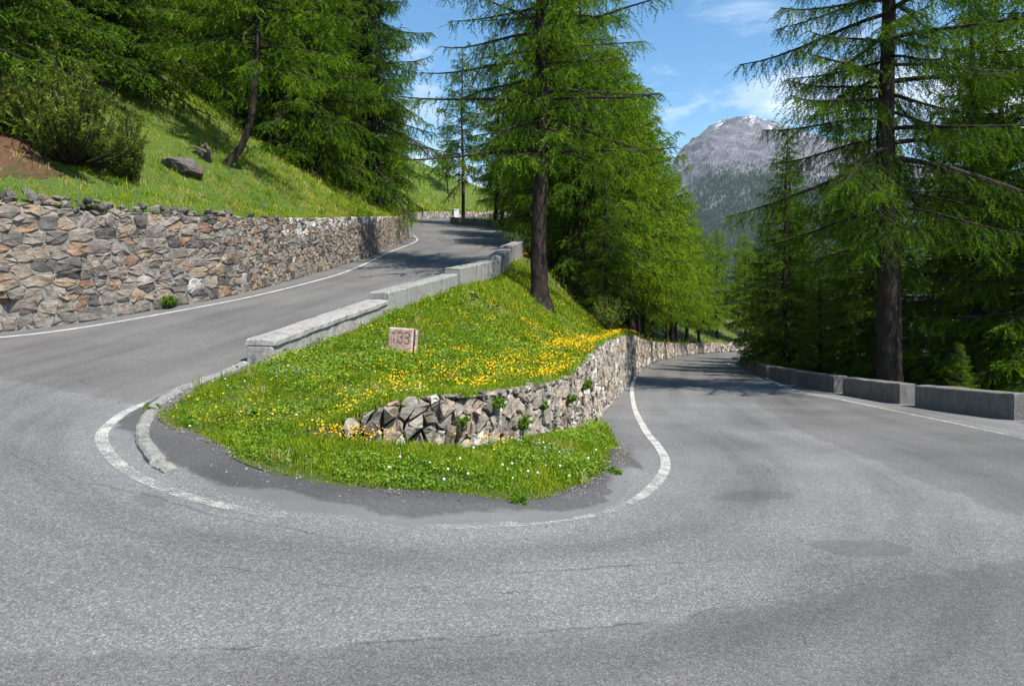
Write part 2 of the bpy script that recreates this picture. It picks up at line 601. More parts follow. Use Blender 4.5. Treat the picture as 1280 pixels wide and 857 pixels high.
M = {}
M['asphalt'] = m_asphalt()
M['paint'] = m_paint()
M['wallstone'] = m_stone('wall_stone', [(0, (.055, .05, .048)), (.25, (.14, .125, .11)), (.45, (.235, .20, .165)), (.6, (.27, .20, .13)),
                                        (.75, (.20, .115, .07)), (.88, (.30, .28, .25)), (1, (.50, .49, .47))])
M['drystone'] = m_stone('dry_stone', [(0, (.085, .075, .065)), (.3, (.205, .18, .15)), (.55, (.32, .285, .24)), (.75, (.28, .205, .14)), (1, (.48, .455, .41))])
M['boulder'] = m_stone('boulder_stone', [(0, (.05, .045, .042)), (1, (.14, .125, .115))], .4)
M['mortar'] = m_plain('mortar', (.19, .18, .165), .95, .45, 9)
M['earthback'] = m_plain('wall_core_earth', (.05, .042, .033), .95, .5, 8)
M['concrete'] = m_concrete('concrete_old', (.30, .295, .275), (.20, .195, .18))
M['dark_concrete'] = m_concrete('concrete_shaded', (.20, .195, .18), (.125, .12, .11))  # darker copy of the concrete, shade of the road-side faces put into its colour
M['rough_concrete'] = m_concrete('concrete_crumbling', (.37, .355, .33), (.22, .21, .195), 2.0)
M['kerb'] = m_concrete('kerb_stone', (.27, .262, .245), (.19, .185, .17), 2.0)


def m_marker():
    m, t, p = newmat('pink_stone')
    co = objco(t)
    n1 = noise(t, co, 7, 6, .7)
    n2 = noise(t, co, 60, 5, .7)
    c = ramp(t, n1, [(.3, (.30, .185, .15)), (.5, (.44, .30, .245)), (.7, (.56, .43, .36))])
    c = mixc(t, 1.0, c, ramp(t, n2, [(.3, .7), (.7, 1.25)]), 'MULTIPLY')
    c = mixc(t, mth(t, 'MULTIPLY', attr(t, 'groove'), .7), c, (.10, .07, .06))
    t.links.new(c, p.inputs['Base Color'])
    bump(t, p, n2, .5, .006)
    return m


M['marker'] = m_marker()
M['white'] = m_plain('white_render', (.5, .5, .48), .8, .2, 8)
M['turf'] = m_ground('turf_soil', (.05, .075, .014), (.10, .125, .025), (.15, .10, .055), .60)
M['hillturf'] = m_ground('hill_turf', (.045, .085, .012), (.10, .15, .025), (.13, .09, .05), .64)
M['forestfloor'] = m_ground('forest_floor', (.03, .04, .012), (.06, .07, .02), (.055, .04, .025), .5)
M['redearth'] = m_ground('red_earth', (.07, .035, .022), (.15, .075, .045), (.06, .06, .02), .55)
M['grass'] = m_leaf('grass_blades', [(0, (.055, .125, .007)), (.45, (.165, .265, .010)), (.75, (.27, .34, .016)), (.9, (.33, .32, .05)), (1, (.45, .37, .17))], .35, 0)
M['herb'] = m_leaf('herb_leaves', [(0, (.04, .105, .010)), (.6, (.125, .235, .016)), (1, (.22, .31, .04))], .3, 0)
M['pale_leaf'] = m_leaf('pale_leaves', [(0, (.10, .19, .07)), (1, (.25, .36, .18))], .25, .1)
M['yellow'] = m_leaf('yellow_petals', [(0, (.76, .37, .005)), (1, (.84, .55, .01))], .25, 0)
M['petal'] = m_leaf('white_petals', [(0, (.65, .63, .58)), (1, (.8, .8, .78))], .3, 0)
M['blue'] = m_leaf('blue_petals', [(0, (.25, .4, .75)), (1, (.45, .6, .8))], .3, 0)
M['larch'] = m_leaf('larch_needles', [(0, (.020, .055, .005)), (.35, (.066, .150, .008)), (.7, (.145, .255, .010)), (1, (.25, .35, .018))], .38, .25)
M['larch_lush'] = m_leaf('lush_larch_needles', [(0, (.05, .11, .006)), (.5, (.16, .275, .010)), (1, (.30, .40, .02))], .40, .25)
M['spruce'] = m_leaf('spruce_needles', [(0, (.020, .052, .006)), (.5, (.065, .135, .009)), (1, (.15, .245, .015))], .28, .2)
M['pine'] = m_leaf('pine_needles', [(0, (.03, .055, .008)), (.6, (.10, .145, .022)), (1, (.21, .235, .04))], .25, .15)
M['bark'] = m_bark()
M['deadwood'] = m_plain('dead_wood', (.10, .08, .065), .9, .5, 9)
M['twig'] = m_plain('twig_brown', (.10, .065, .045), .9, .4, 9)

# ------------------------------------------------------------------ road
inner = [(52, 88), (30, 76), (17.6, 65), (12.0, 54), (8.6, 43.9), (5.2, 30.6), (3.4, 22.7), (1.5, 14.3), (1.2, 10.5), (.9, 8.6), (.35, 7.3),
         (-.35, 6.7), (-1.2, 6.6), (-2.1, 6.9), (-3.1, 7.7), (-3.75, 8.6), (-3.95, 10), (-3.75, 11.4), (-2.75, 15.4), (-1.5, 19.9), (-.45, 23.6),
         (.1, 29), (1.0, 39.6), (.8, 48), (-1.0, 56), (-3.7, 62), (-5.8, 67), (-5.7, 73), (-3, 82), (6, 92)]
outer = [(56, 79), (36, 69), (24.5, 60.5), (18.6, 52), (15.6, 44), (12.4, 31), (11.6, 22.7), (11.5, 14.3), (11.6, 8.5), (11.6, 4), (9.5, -2.5),
         (5, -7), (-2, -9), (-9, -8), (-16, -3), (-19.5, 3), (-20, 7.8), (-14.5, 11.3), (-9.4, 14.8), (-7.5, 19.2), (-6.9, 23.6),
         (-6.5, 29), (-6.65, 38.5), (-7.3, 45), (-9.3, 51), (-10.6, 58), (-11, 66), (-10.7, 75), (-8.8, 87), (0, 98)]
NA, NC = 26, 72
ci, co_ = catmull(inner, NA), catmull(outer, NA)
ci[:, 0] += 0
wv = np.linspace(0, 1, NC)[None, :, None]
RP = ci[:, None, :] * (1 - wv) + co_[:, None, :] * wv
X, Y = RP[..., 0], RP[..., 1]
d_isl = np.minimum(dist_line(X, Y, front_edge), 3.0)
Z = zroad(X, Y) + berm_at(X, Y) - .5 * sstep(.10, .45, sd_poly(X, Y, front_edge))
outside = X < x_lw(Y)
Z = Z - np.where((Y > 5) & (X < -5), sstep(0, .5, x_lw(Y) - X) * .3, 0)


def pad(poly):
    return np.array(poly)


P1 = np.vstack([pix([(-60, 812), (300, 812), (600, 800), (800, 780), (1000, 745), (1150, 722), (1320, 690)]), [(9, 5.5), (14, 2), (14, -10), (-14, -10), (-10, 2)]])
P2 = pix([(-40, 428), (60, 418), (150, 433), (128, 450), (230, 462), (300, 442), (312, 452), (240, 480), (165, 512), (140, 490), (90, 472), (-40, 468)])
P3 = pix([(1300, 660), (1180, 610), (1090, 575), (1000, 540), (940, 500), (1000, 492), (1150, 516), (1300, 550)])
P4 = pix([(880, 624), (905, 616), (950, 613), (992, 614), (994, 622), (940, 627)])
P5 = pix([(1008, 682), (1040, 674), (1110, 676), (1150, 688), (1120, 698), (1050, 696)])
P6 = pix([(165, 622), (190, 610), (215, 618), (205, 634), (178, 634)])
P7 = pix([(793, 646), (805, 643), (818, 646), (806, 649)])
upl = np.minimum(Y - 8.7 + .52 * (X + 4.7), -X - 0.0)              # upper road: smoother surface
upl = np.where(Y > 7, upl, -3)
sm = np.maximum(np.maximum(sd_poly(X, Y, P1), sd_poly(X, Y, P3)), np.clip(upl, -3, 3))
sm = np.maximum(sm, np.clip(Y - 30, -3, 3))
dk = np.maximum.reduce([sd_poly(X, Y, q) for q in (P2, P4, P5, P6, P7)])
bz = .48 - d_isl + .3 * fbm(X * 1.5, Y * 1.5, 3, 77)
be = np.where(Y > 9.2, -1, .33 + .4 * fbm(X * 1.1, Y * 1.1, 2, 78) - d_isl)
be = np.where(X > .9, be - .16, be)
bz = np.where(Y > 10, -1, bz)
bz = np.where(X > .5, np.minimum(bz, bz - .22 * (X - .5)), bz)
seams = [pix([(1000, 690), (900, 698), (780, 706), (640, 716), (520, 712)]), pix([(312, 428), (232, 462), (165, 448), (80, 452)]), pix([(90, 472), (140, 490), (162, 516), (150, 540)]),
         pix([(1130, 720), (1000, 742), (800, 778), (560, 800), (200, 812)]), pix([(830, 470), (860, 500), (900, 540), (960, 590)]), pix([(430, 345), (330, 400), (230, 440)]),
         pix([(1280, 600), (1150, 585), (1060, 560), (960, 520)]), pix([(0, 560), (90, 600), (190, 620), (260, 640), (420, 672)]), pix([(240, 700), (420, 735), (640, 742)])]


def sdist_line(x, y, p):
    """distance to a line, negative on its right hand side"""
    best = np.full(x.shape, 9.0)
    for a, b in zip(p[:-1], p[1:]):
        e = b - a
        t = ((x - a[0]) * e[0] + (y - a[1]) * e[1]) / (e @ e + 1e-12)
        tc = np.clip(t, 0, 1)
        d = np.hypot(x - a[0] - tc * e[0], y - a[1] - tc * e[1])
        sg = np.where((t > -.3) & (t < 1.3), np.sign(e[0] * (y - a[1]) - e[1] * (x - a[0])), 1.0)
        best = np.where(d < np.abs(best), d * sg, best)
    return best


sea = np.full(X.shape, 9.0)
for q in seams:
    q = q + rng.normal(0, .03, q.shape)
    d_ = sdist_line(X, Y, q)
    sea = np.where(np.abs(d_) < np.abs(sea), d_, sea)
me = mesh_np('road', np.stack([X, Y, Z], -1).reshape(-1, 3), grid_faces(*X.shape)[:, ::-1].copy(), M['asphalt'],
             {'smooth_zone': sm.ravel(), 'dark_zone': dk.ravel(), 'berm_zone': bz.ravel(), 'berm_edge': be.ravel(), 'seam': np.clip(sea, -1, 1).ravel()}, True)
uvl = me.uv_layers.new(name='UVMap')
mid = (ci + co_) / 2
sl = np.concatenate([[0], np.cumsum(np.linalg.norm(np.diff(mid, axis=0), axis=1))])
wid = np.linalg.norm(co_ - ci, axis=1)
UV = np.stack([np.repeat(sl[:, None], NC, 1), wid[:, None] * np.linspace(0, 1, NC)[None, :]], -1).reshape(-1, 2)
li = np.empty(len(me.loops), np.int32)
me.loops.foreach_get('vertex_index', li)
uvl.data.foreach_set('uv', UV[li].astype(np.float32).ravel())
road = put(obj(me), 'road', kind='structure')


def ribbon(pts, width, wear, name, lift=.007, step=.12, wfn=None):
    p = resample(catmull(pts, 14), step)
    tn = np.gradient(p, axis=0)
    tn /= np.linalg.norm(tn, axis=1)[:, None]
    nr = np.stack([-tn[:, 1], tn[:, 0]], 1)
    k = np.arange(len(p)) / max(1, len(p) - 1)
    w = width * (1 + .12 * (vnoise(k * len(p) * .15, 0 * k, 4) - .5))
    cols = []
    for e in (-.5, -.17, .17, .5):
        q = p + nr * (w * e)[:, None]
        cols.append(np.stack([q[:, 0], q[:, 1], zroad(q[:, 0], q[:, 1]) + berm_at(q[:, 0], q[:, 1]) + lift], 1))
    v = np.stack(cols, 1).reshape(-1, 3)
    wr = np.repeat(np.interp(k, wear[0], wear[1]), 4)
    return put(obj(mesh_np(name, v, grid_faces(len(p), 4)[:, ::-1].copy(), M['paint'], {'wear': wr}, True)), name, kind='structure')


in_line_a = [tuple(q) for q in pix([(862, 437), (850, 438), (820, 446), (800, 458), (791, 480), (792, 505), (805, 535), (824, 560), (832, 580), (822, 602), (798, 622), (755, 640), (700, 650), (640, 656), (590, 658), (520, 660)])]
ribbon(in_line_a, .125, ([0, .5, .8, .92, 1], [.0, -.06, -.02, .02, .16]), 'edge_line')
in_line_b = [tuple(q) for q in pix([(420, 652), (301, 637), (219, 616), (165, 592), (140, 572), (127, 550), (134, 534), (165, 512), (240, 482), (310, 452), (345, 440), (470, 392)])]
ribbon(in_line_b, .12, ([0, .1, .3, .5, .8, 1], [.22, .12, .07, .05, -.01, .02]), 'edge_line')
ribbon([(-20, 8.2 - .55), (-13.2, 11.1)] + [tuple(q) for q in pix([(0, 422), (100, 410), (200, 393), (300, 374), (380, 355), (440, 337), (490, 314)])] + [(-5.6, 40), (-6.6, 46)], .115, ([0, 1], [.0, .03]), 'edge_line')
ribbon([(7.2, 7.5)] + [tuple(q) for q in pix([(1330, 560), (1280, 548), (1130, 516), (1050, 499), (985, 485), (940, 463)])] + [(14.6, 46), (17.5, 52.5)], .13, ([0, .2, .5, 1], [.16, .08, .0, .02]), 'edge_line')


# ------------------------------------------------------------------ ground sheets
def sheet(name, Xg, Yg, Zg, mat, flip=False, smooth=True):
    f = grid_faces(*Xg.shape)
    if flip:
        f = f[:, ::-1].copy()
    return put(obj(mesh_np(name, np.stack([Xg, Yg, Zg], -1).reshape(-1, 3), f, mat, None, smooth)), name, kind='structure')


yy = np.concatenate([np.linspace(YW, 20, 100), np.linspace(20.3, 88, 140)])[:, None]
tt = np.linspace(0, 1, 46)[None, :]
Xg = xi_l(yy) - np.where(yy > 11.4, .1, 0) + (x_w(yy) - .07 - xi_l(yy) + .1) * tt
Yg = np.broadcast_to(yy, Xg.shape)
sheet('grass_bank', Xg, Yg, zisl(Xg, Yg), M['turf'])
yy = np.concatenate([np.linspace(5.9, 6.5, 20), np.linspace(6.55, 14.3, 80)])[:, None]
Xg = xi_l(yy) + (xi_r(yy) - xi_l(yy)) * tt
Yg = np.broadcast_to(yy, Xg.shape)
Zg = zlow(Xg, Yg)
inside = sstep(0, .3, x_w(Yg) - .15 - Xg) * sstep(YW, YW + .3, Yg)
sheet('grass_verge', Xg, Yg, Zg - .3 * inside, M['turf'])
# hillside above the left wall
yy = np.concatenate([np.linspace(6, 14, 40), np.linspace(14.2, 50, 150), np.linspace(50.5, 103, 90)])[:, None]
dd = (np.linspace(0, 1, 90)[None, :] ** 1.9) * 95
Xg = x_lw(yy) - np.where(yy < 15, .34, .24) - dd
Yg = np.broadcast_to(yy, Xg.shape)
sheet('hillside', Xg, Yg, zhill(Xg, Yg), M['hillturf'], True)
# slope falling away beyond the guard blocks
yy = np.linspace(-12, 74, 130)[:, None]
dd = (np.linspace(0, 1, 60)[None, :] ** 2) * 260
Xg = x_b(yy) + .35 + dd
Yg = np.broadcast_to(yy, Xg.shape)
sheet('lower_slope', Xg, Yg, zright(Xg, Yg), M['forestfloor'])
# ground behind the upper bend, falling to the valley
xx = np.linspace(-70, 420, 90)[None, :]
yy = (70 + (np.linspace(0, 1, 60) ** 1.6) * 420)[:, None]
Xg = np.broadcast_to(xx, (60, 90))
Yg = np.broadcast_to(yy, (60, 90))


def zback(x, y):
    return 5.6 - .34 * np.maximum(y - 84, 0) - .30 * np.maximum(x - 0, 0) * (1 - sstep(30, 200, x) * .3) + 1.5 * fbm(x * .05, y * .05, 3, 44) + .0 * x


Zb = zback(Xg, Yg)
Zb = Zb - np.where(Xg < 20, sstep(98, 86, Yg) * 9.0, sstep(104, 84, Yg) * 9.0)
sheet('back_slope', Xg, Yg, Zb, M['forestfloor'])
# valley floor out to the horizon
R = np.concatenate([[0], np.geomspace(150, 6000, 30)])
A = np.linspace(0, 2 * math.pi, 73)
Xg = R[:, None] * np.cos(A)[None, :]
Yg = R[:, None] * np.sin(A)[None, :]
sheet('ground', Xg, Yg, np.full(Xg.shape, -230.0) + 0 * Xg, M['forestfloor'], True)


# ------------------------------------------------------------------ stone walls
def clip_poly(poly, n, c):
    """keep the side n.p <= c"""
    out = []
    m = len(poly)
    for i in range(m):
        a, b = poly[i], poly[(i + 1) % m]
        da, db = n[0] * a[0] + n[1] * a[1] - c, n[0] * b[0] + n[1] * b[1] - c
        if da <= 0:
            out.append(a)
        if (da < 0 < db) or (db < 0 < da):
            k = da / (da - db)
            out.append((a[0] + k * (b[0] - a[0]), a[1] + k * (b[1] - a[1])))
    return out


rs_ = np.random.default_rng(99)


def cells(pts, metric, reach, s0, s1, top, gap):
    """stone outlines: cells round the points, in a metric that stretches them"""
    q = pts @ metric.T
    inv = np.linalg.inv(metric)
    res = []
    for i in range(len(pts)):
        d = np.hypot(q[:, 0] - q[i, 0], q[:, 1] - q[i, 1])
        nb = np.argsort(d)[1:18]
        r = reach
        poly = [(q[i, 0] - r, q[i, 1] - r), (q[i, 0] + r, q[i, 1] - r), (q[i, 0] + r, q[i, 1] + r), (q[i, 0] - r, q[i, 1] + r)]
        for j in nb:
            n = q[j] - q[i]
            L = np.hypot(*n)
            if L < 1e-6:
                continue
            n = n / L
            c = n @ ((q[i] + q[j]) / 2)
            poly = clip_poly(poly, n, c)
            if len(poly) < 3:
                break
        if len(poly) < 3:
            continue
        poly = [tuple(inv @ np.array(p)) for p in poly]
        poly = clip_poly(poly, (0, -1), -.0)
        ps = pts[i, 0]
        th, th2 = top(ps), top(ps + .2)
        sl = (th2 - th) / .2
        poly = clip_poly(poly, (-sl, 1), th - sl * ps) if len(poly) > 2 else poly
        poly = clip_poly(poly, (-1, 0), -s0) if len(poly) > 2 else poly
        poly = clip_poly(poly, (1, 0), s1) if len(poly) > 2 else poly
        if len(poly) < 3:
            continue
        a = np.array(poly)
        area = .5 * abs(np.sum(a[:, 0] * np.roll(a[:, 1], -1) - a[:, 1] * np.roll(a[:, 0], -1)))
        if area < .004:
            continue
        # joint: draw every side in by the gap
        ctr = a.mean(0)
        for k in range(len(a)):
            e = np.roll(a, -1, 0)[k] - a[k]
            L = np.hypot(*e)
            if L < 1e-6:
                continue
            n = np.array([e[1], -e[0]]) / L
            if n @ (a[k] - ctr) < 0:
                n = -n
            poly = clip_poly(poly, n, n @ a[k] - gap)
            if len(poly) < 3:
                break
        if len(poly) < 3:
            continue
        a = np.array(poly)
        # merge close corners, round them a little
        keep = [0]
        for k in range(1, len(a)):
            if np.hypot(*(a[k] - a[keep[-1]])) > .035:
                keep.append(k)
        a = a[keep]
        if len(a) < 3:
            continue
        b = []
        for k in range(len(a)):
            p0, p1, p2 = a[k - 1], a[k], a[(k + 1) % len(a)]
            cut = rs_.uniform(.03, .14)
            b.append(p1 + (p0 - p1) * cut)
            b.append(p1 + (p2 - p1) * cut + rs_.normal(0, .012, 2))
            if np.hypot(*(p2 - p1)) > .26:
                b.append((p1 + p2) / 2 + rs_.normal(0, .016, 2))
        a = np.array(b)
        if len(a) > 11:
            a = a[np.unique(np.linspace(0, len(a) - 1, 11).astype(int))]
        if a[:, 0].max() - a[:, 0].min() < .03 or a[:, 1].max() - a[:, 1].min() < .03:
            continue
        area = .5 * abs(np.sum(a[:, 0] * np.roll(a[:, 1], -1) - a[:, 1] * np.roll(a[:, 0], -1)))
        if area < .002:
            continue
        if np.sum(a[:, 0] * np.roll(a[:, 1], -1) - a[:, 1] * np.roll(a[:, 0], -1)) < 0:
            a = a[::-1]
        res.append((a, area))
    return res


def stone_mesh(a, front, edge, depth, wall_fn, r, tilt):
    """rings: buried back, arris, face, middle -> (verts, tris)"""
    n = len(a)
    c = a.mean(0)
    j = r.normal(0, .012, a.shape)
    tx, ty = r.normal(0, tilt, 2)

    def out(p, d):
        return wall_fn(p[:, 0], p[:, 1], d + (p[:, 0] - c[0]) * tx + (p[:, 1] - c[1]) * ty)
    back = wall_fn(a[:, 0], a[:, 1], np.full(n, -depth))
    arr = out(a + j * .4, edge + r.normal(0, .006, n))
    face = c + (a - c) * r.uniform(.74, .92, (n, 1)) + j
    fr = out(face, front + r.normal(0, .018, n))
    m = out(c[None, :] + r.normal(0, .02, 2), np.array([front + r.normal(.006, .012)]))
    v = np.vstack([back, arr, fr, m])
    f = []
    for k in range(n):
        l = (k + 1) % n
        f += [(k, l, n + l), (k, n + l, n + k), (n + k, n + l, 2 * n + l), (n + k, 2 * n + l, 2 * n + k), (2 * n + k, 2 * n + l, 3 * n)]
    return v, np.array(f)


def course_points(s0, s1, hmax, size, r, aspect=1.7):
    pts = []
    h = 0.0
    while h < hmax + .3:
        s = s0
        ch = size(s0) * r.uniform(.8, 1.2)
        s += r.uniform(0, .4)
        while s < s1:
            w = size(s) * aspect * r.choice([.5, .75, 1.0, 1.35, 1.8], p=[.24, .28, .24, .15, .09])
            k = size(s) / size(s0)
            if r.random() < .22:
                pts.append((s + w / 2, (h + ch * .27) * 1.0 + r.normal(0, .02)))
                pts.append((s + w / 2 + r.normal(0, .06), (h + ch * .78) + r.normal(0, .02)))
            else:
                pts.append((s + w / 2, h + ch * .5 + r.normal(0, .03)))
            s += w
        h += ch
    return np.array(pts)


def build_wall(root, plan, zbase, heightfn, pts, metric, reach, gap, mat, back_mat, front_rng, edge, batter, r, tints, see, tilt=.05,
               back_depth=0.0, thick=.65, cap=None, maxn=300, bedge=.035):
    s_arr = np.concatenate([[0], np.cumsum(np.linalg.norm(np.diff(plan, axis=0), axis=1))])
    tn = np.gradient(plan, axis=0)
    tn /= np.linalg.norm(tn, axis=1)[:, None]
    nr = np.stack([tn[:, 1], -tn[:, 0]], 1)
    org = np.array(root.location)

    def at(s):
        return [np.interp(s, s_arr, q) for q in (plan[:, 0], plan[:, 1], nr[:, 0], nr[:, 1], zbase)]

    def wall_fn(s, h, d):
        x, y, nx, ny, z = at(s)
        o = d - h * batter
        return np.stack([x + nx * o, y + ny * o, z + h], 1)

    def top(s):
        return float(np.interp(s, s_arr, heightfn))
    # core
    S = np.arange(0, s_arr[-1], .3)
    Hs = np.array([top(s) for s in S]) - bedge
    rows = []
    for k in np.linspace(0, 1, 8):
        rows.append(wall_fn(S, Hs * k - .08 * (k == 0), np.full(len(S), back_depth) + .012 * (vnoise(S * 3, S * 0 + k * 9, 2) - .5)))
    rows.append(wall_fn(S, Hs, np.full(len(S), -thick)))
    rows.append(wall_fn(S, Hs - .6, np.full(len(S), -thick - .02)))
    v = np.stack(rows, 0)
    core = obj(mesh_np('wall_core', v.reshape(-1, 3) - org, grid_faces(v.shape[0], v.shape[1]), back_mat, None, True))
    put(core, 'wall_core', parent=root)
    out = []
    for a, area in cells(pts, metric, reach, 0, s_arr[-1], top, gap):
        c = a.mean(0)
        x, y, *_ = [q[0] for q in at(np.array([c[0]]))]
        n0 = nr[np.searchsorted(s_arr, c[0]).clip(0, len(nr) - 1)]
        facing = max(0.0, -(x * n0[0] + y * n0[1]) / math.hypot(x, y))
        infr = 1.0 if abs(x) < .80 * y and y > 2 else .02
        px = area * (F_PX / y) ** 2 * (facing + .05) * infr
        out.append((px, a, area))
    out.sort(key=lambda e: -e[0])
    rest_v, rest_f, rest_t, nv = [], [], [], 0
    for i, (px, a, area) in enumerate(out):
        big = math.sqrt(area)
        v, f = stone_mesh(a, r.uniform(*front_rng) * min(1.3, .5 + big * 1.6), edge, .07, wall_fn, r, tilt)
        tint = tints(r, a.mean(0), area)
        if i < maxn and px > 60:
            c = v.mean(0)
            me = mesh_np('stone', v - c, f, mat, {'tint': np.full(len(v), tint)})
            o = obj(me, c - org)
            put(o, 'stone', parent=root)
        else:
            rest_v.append(v - org)
            rest_f.append(f + nv)
            rest_t.append(np.full(len(v), tint))
            nv += len(v)
    if rest_v:
        o = obj(mesh_np('small_stones', np.vstack(rest_v), np.vstack(rest_f), mat, {'tint': np.concatenate(rest_t)}))
        put(o, 'small_stones', kind='stuff', parent=root)
    return wall_fn, top, s_arr


r1 = np.random.default_rng(5)
# --- the mortared retaining wall on the left (near length, up to the corner)
iend = int(np.argmin(np.abs(LW[:, 1] - 45.5)))
ist = int(np.argmin(np.abs(LW[:, 0] + 16)))
plan = LW[ist:iend]
zb = zroad(plan[:, 0], plan[:, 1])
lw_root = put(empty((plan[20, 0], plan[20, 1], float(zb[20]))), 'retaining_wall',
              'long mortared rubble stone retaining wall holding up the grassy hillside beside the upper road', 'wall')
L_near = (len(plan) - 1) * .12


def sz(s):
    return float(np.interp(s, [0, 4, 12, 18, 40], [.27, .27, .245, .19, .18]))


pts = []
for a_, b_ in ((0, 12), (12, 18), (18, 26), (26, L_near)):
    pts.append(course_points(a_, b_, 3.1, lambda s, a_=a_: sz(a_ + 2), r1, 1.45 if a_ < 12 else 1.15))
pts = np.vstack(pts)


def tints_l(r, c, area):
    if r.random() < .07 and area > .03:
        return r.uniform(.66, .8)
    if c[1] > 1.45 and c[0] > 15 and r.random() < .55:
        return r.uniform(.9, 1)
    return float(np.clip(r.choice([.1, .3, .42, .56, .88], p=[.12, .33, .36, .17, .02]) + r.normal(0, .05), 0, 1))


wf_l, top_l, s_l = build_wall(lw_root, plan, zb, lw_h(plan[:, 1]), pts, np.array([[1, 0], [0, 1.55]]), .75, .005, M['wallstone'], M['mortar'],
                              (.012, .05), .008, .04, r1, tints_l, 0, .07, back_depth=.004)
# --- its continuation beyond the corner, far away
plan = LW[iend:]
zb = zroad(plan[:, 0], plan[:, 1])
fw_root = put(empty((plan[100, 0], plan[100, 1], float(zb[100]))), 'far_retaining_wall', 'low pale stone wall along the far bend of the upper road', 'wall')
pts = course_points(0, (len(plan) - 1) * .12, 1.5, lambda s: .27, r1, 1.2)
build_wall(fw_root, plan, zb, lw_h(plan[:, 1]), pts, np.array([[1, 0], [0, 1.2]]), .7, .015, M['wallstone'], M['mortar'], (.04, .09), .015, .08, r1,
           lambda r, c, a: float(np.clip(r.normal(.8, .2), 0, 1)), 0, .06, maxn=0)

# --- dry stone wall in the island and on along the lower road
wp = resample(catmull(wall_xy, 14), .08)
zb = zroad(wp[:, 0], wp[:, 1]) + .02
wh = zisl(wp[:, 0], np.maximum(wp[:, 1], YW + .01)) - zb + .05
dw_root = put(empty((wp[60, 0], wp[60, 1], float(zb[60]))), 'dry_stone_wall',
              'dry stone wall of leaning slabs below the yellow flowers, curving along the lower road', 'wall')
Lw = (len(wp) - 1) * .08
pts = []
for a_, b_, s_ in ((0, 3.5, .165), (3.5, 7.5, .155), (7.5, 18, .20), (18, 40, .26), (40, 75, .3), (75, Lw, .4)):
    n = int((b_ - a_) * 2.0 / (s_ * s_ * 1.05))
    p = np.stack([r1.uniform(a_, b_, n), r1.uniform(-.1, 2.0, n)], 1)
    for _ in range(3):          # push the points apart
        for i in range(len(p)):
            d = p - p[i]
            q = np.hypot(d[:, 0] * 1.3, d[:, 1] * .8)
            nb = (q < s_ * .8) & (q > 0)
            if nb.any():
                p[i] -= (d[nb] / q[nb][:, None]).mean(0) * s_ * .25
    pts.append(p)
pts = np.vstack(pts)
an = math.radians(63)
Rm = np.array([[math.cos(an), math.sin(an)], [-math.sin(an), math.cos(an)]])
met = np.diag([.72, 1.45]) @ Rm


def tints_d(r, c, area):
    return float(np.clip(r.choice([.15, .42, .6, .75, .95], p=[.12, .32, .26, .12, .18]) + r.normal(0, .07), 0, 1))


wf_d, top_d, s_d = build_wall(dw_root, wp, zb, wh, pts, met, .5, .011, M['drystone'], M['earthback'], (.02, .10), .015, .03, r1, tints_d, 0, .16,
                              back_depth=-.06, maxn=300, bedge=.06)

# --- loose stones laid on top of the left wall
r2 = np.random.default_rng(19)


def rock_mesh(r, name, sx, sy, sz_, mat, tint, sub=2, rough=.22):
    bm = bmesh.new()
    bmesh.ops.create_icosphere(bm, subdivisions=sub, radius=1)
    v = np.array([q.co[:] for q in bm.verts])
    f = np.array([[q.index for q in fc.verts] for fc in bm.faces])
    bm.free()
    for _ in range(7):          # split planes
        n = r.normal(0, 1, 3)
        n /= np.linalg.norm(n)
        d = v @ n
        lim = r.uniform(.55, .85)
        v = v - np.outer(np.maximum(d - lim, 0), n)
    v = v * (1 + rough * (r.random((len(v), 1)) - .5))
    v = v * np.array([sx, sy, sz_])
    return mesh_np(name, v, f, mat, {'tint': np.full(len(v), tint)})


crs = put(empty((float(wf_l(np.array([4.]), np.array([2.6]), np.array([-.2]))[0][0]), 13.4, 3.2)), 'loose_stone_course',
          'row of loose dark stones laid along the top of the mortared wall below the pines', 'stones')
rocks = [rock_mesh(r2, 'stone', .15, .13, .095, M['wallstone'], t_, 1, .25) for t_ in (.05, .15, .2, .3, .08, .4, .25, .12)]
s = 2.0
while s < 15.2:
    n_l = 3 if s < 9 else (2 if s < 12.5 else 1)
    for k in range(n_l):
        hh = top_l(s)
        p = wf_l(np.array([s + r2.normal(0, .06)]), np.array([hh + .03 + k * .085 + r2.normal(0, .02)]), np.array([-.10 - .06 * k + r2.normal(0, .05)]))[0]
        o = obj(rocks[r2.integers(len(rocks))], p - np.array(crs.location))
        o.rotation_euler = (r2.normal(0, .3), r2.normal(0, .3), r2.uniform(0, 6.28))
        o.scale = r2.uniform(.55, 1.35, 3)
        put(o, 'stone', parent=crs)
    s += r2.uniform(.2, .3) if n_l > 1 else r2.uniform(.25, .8)


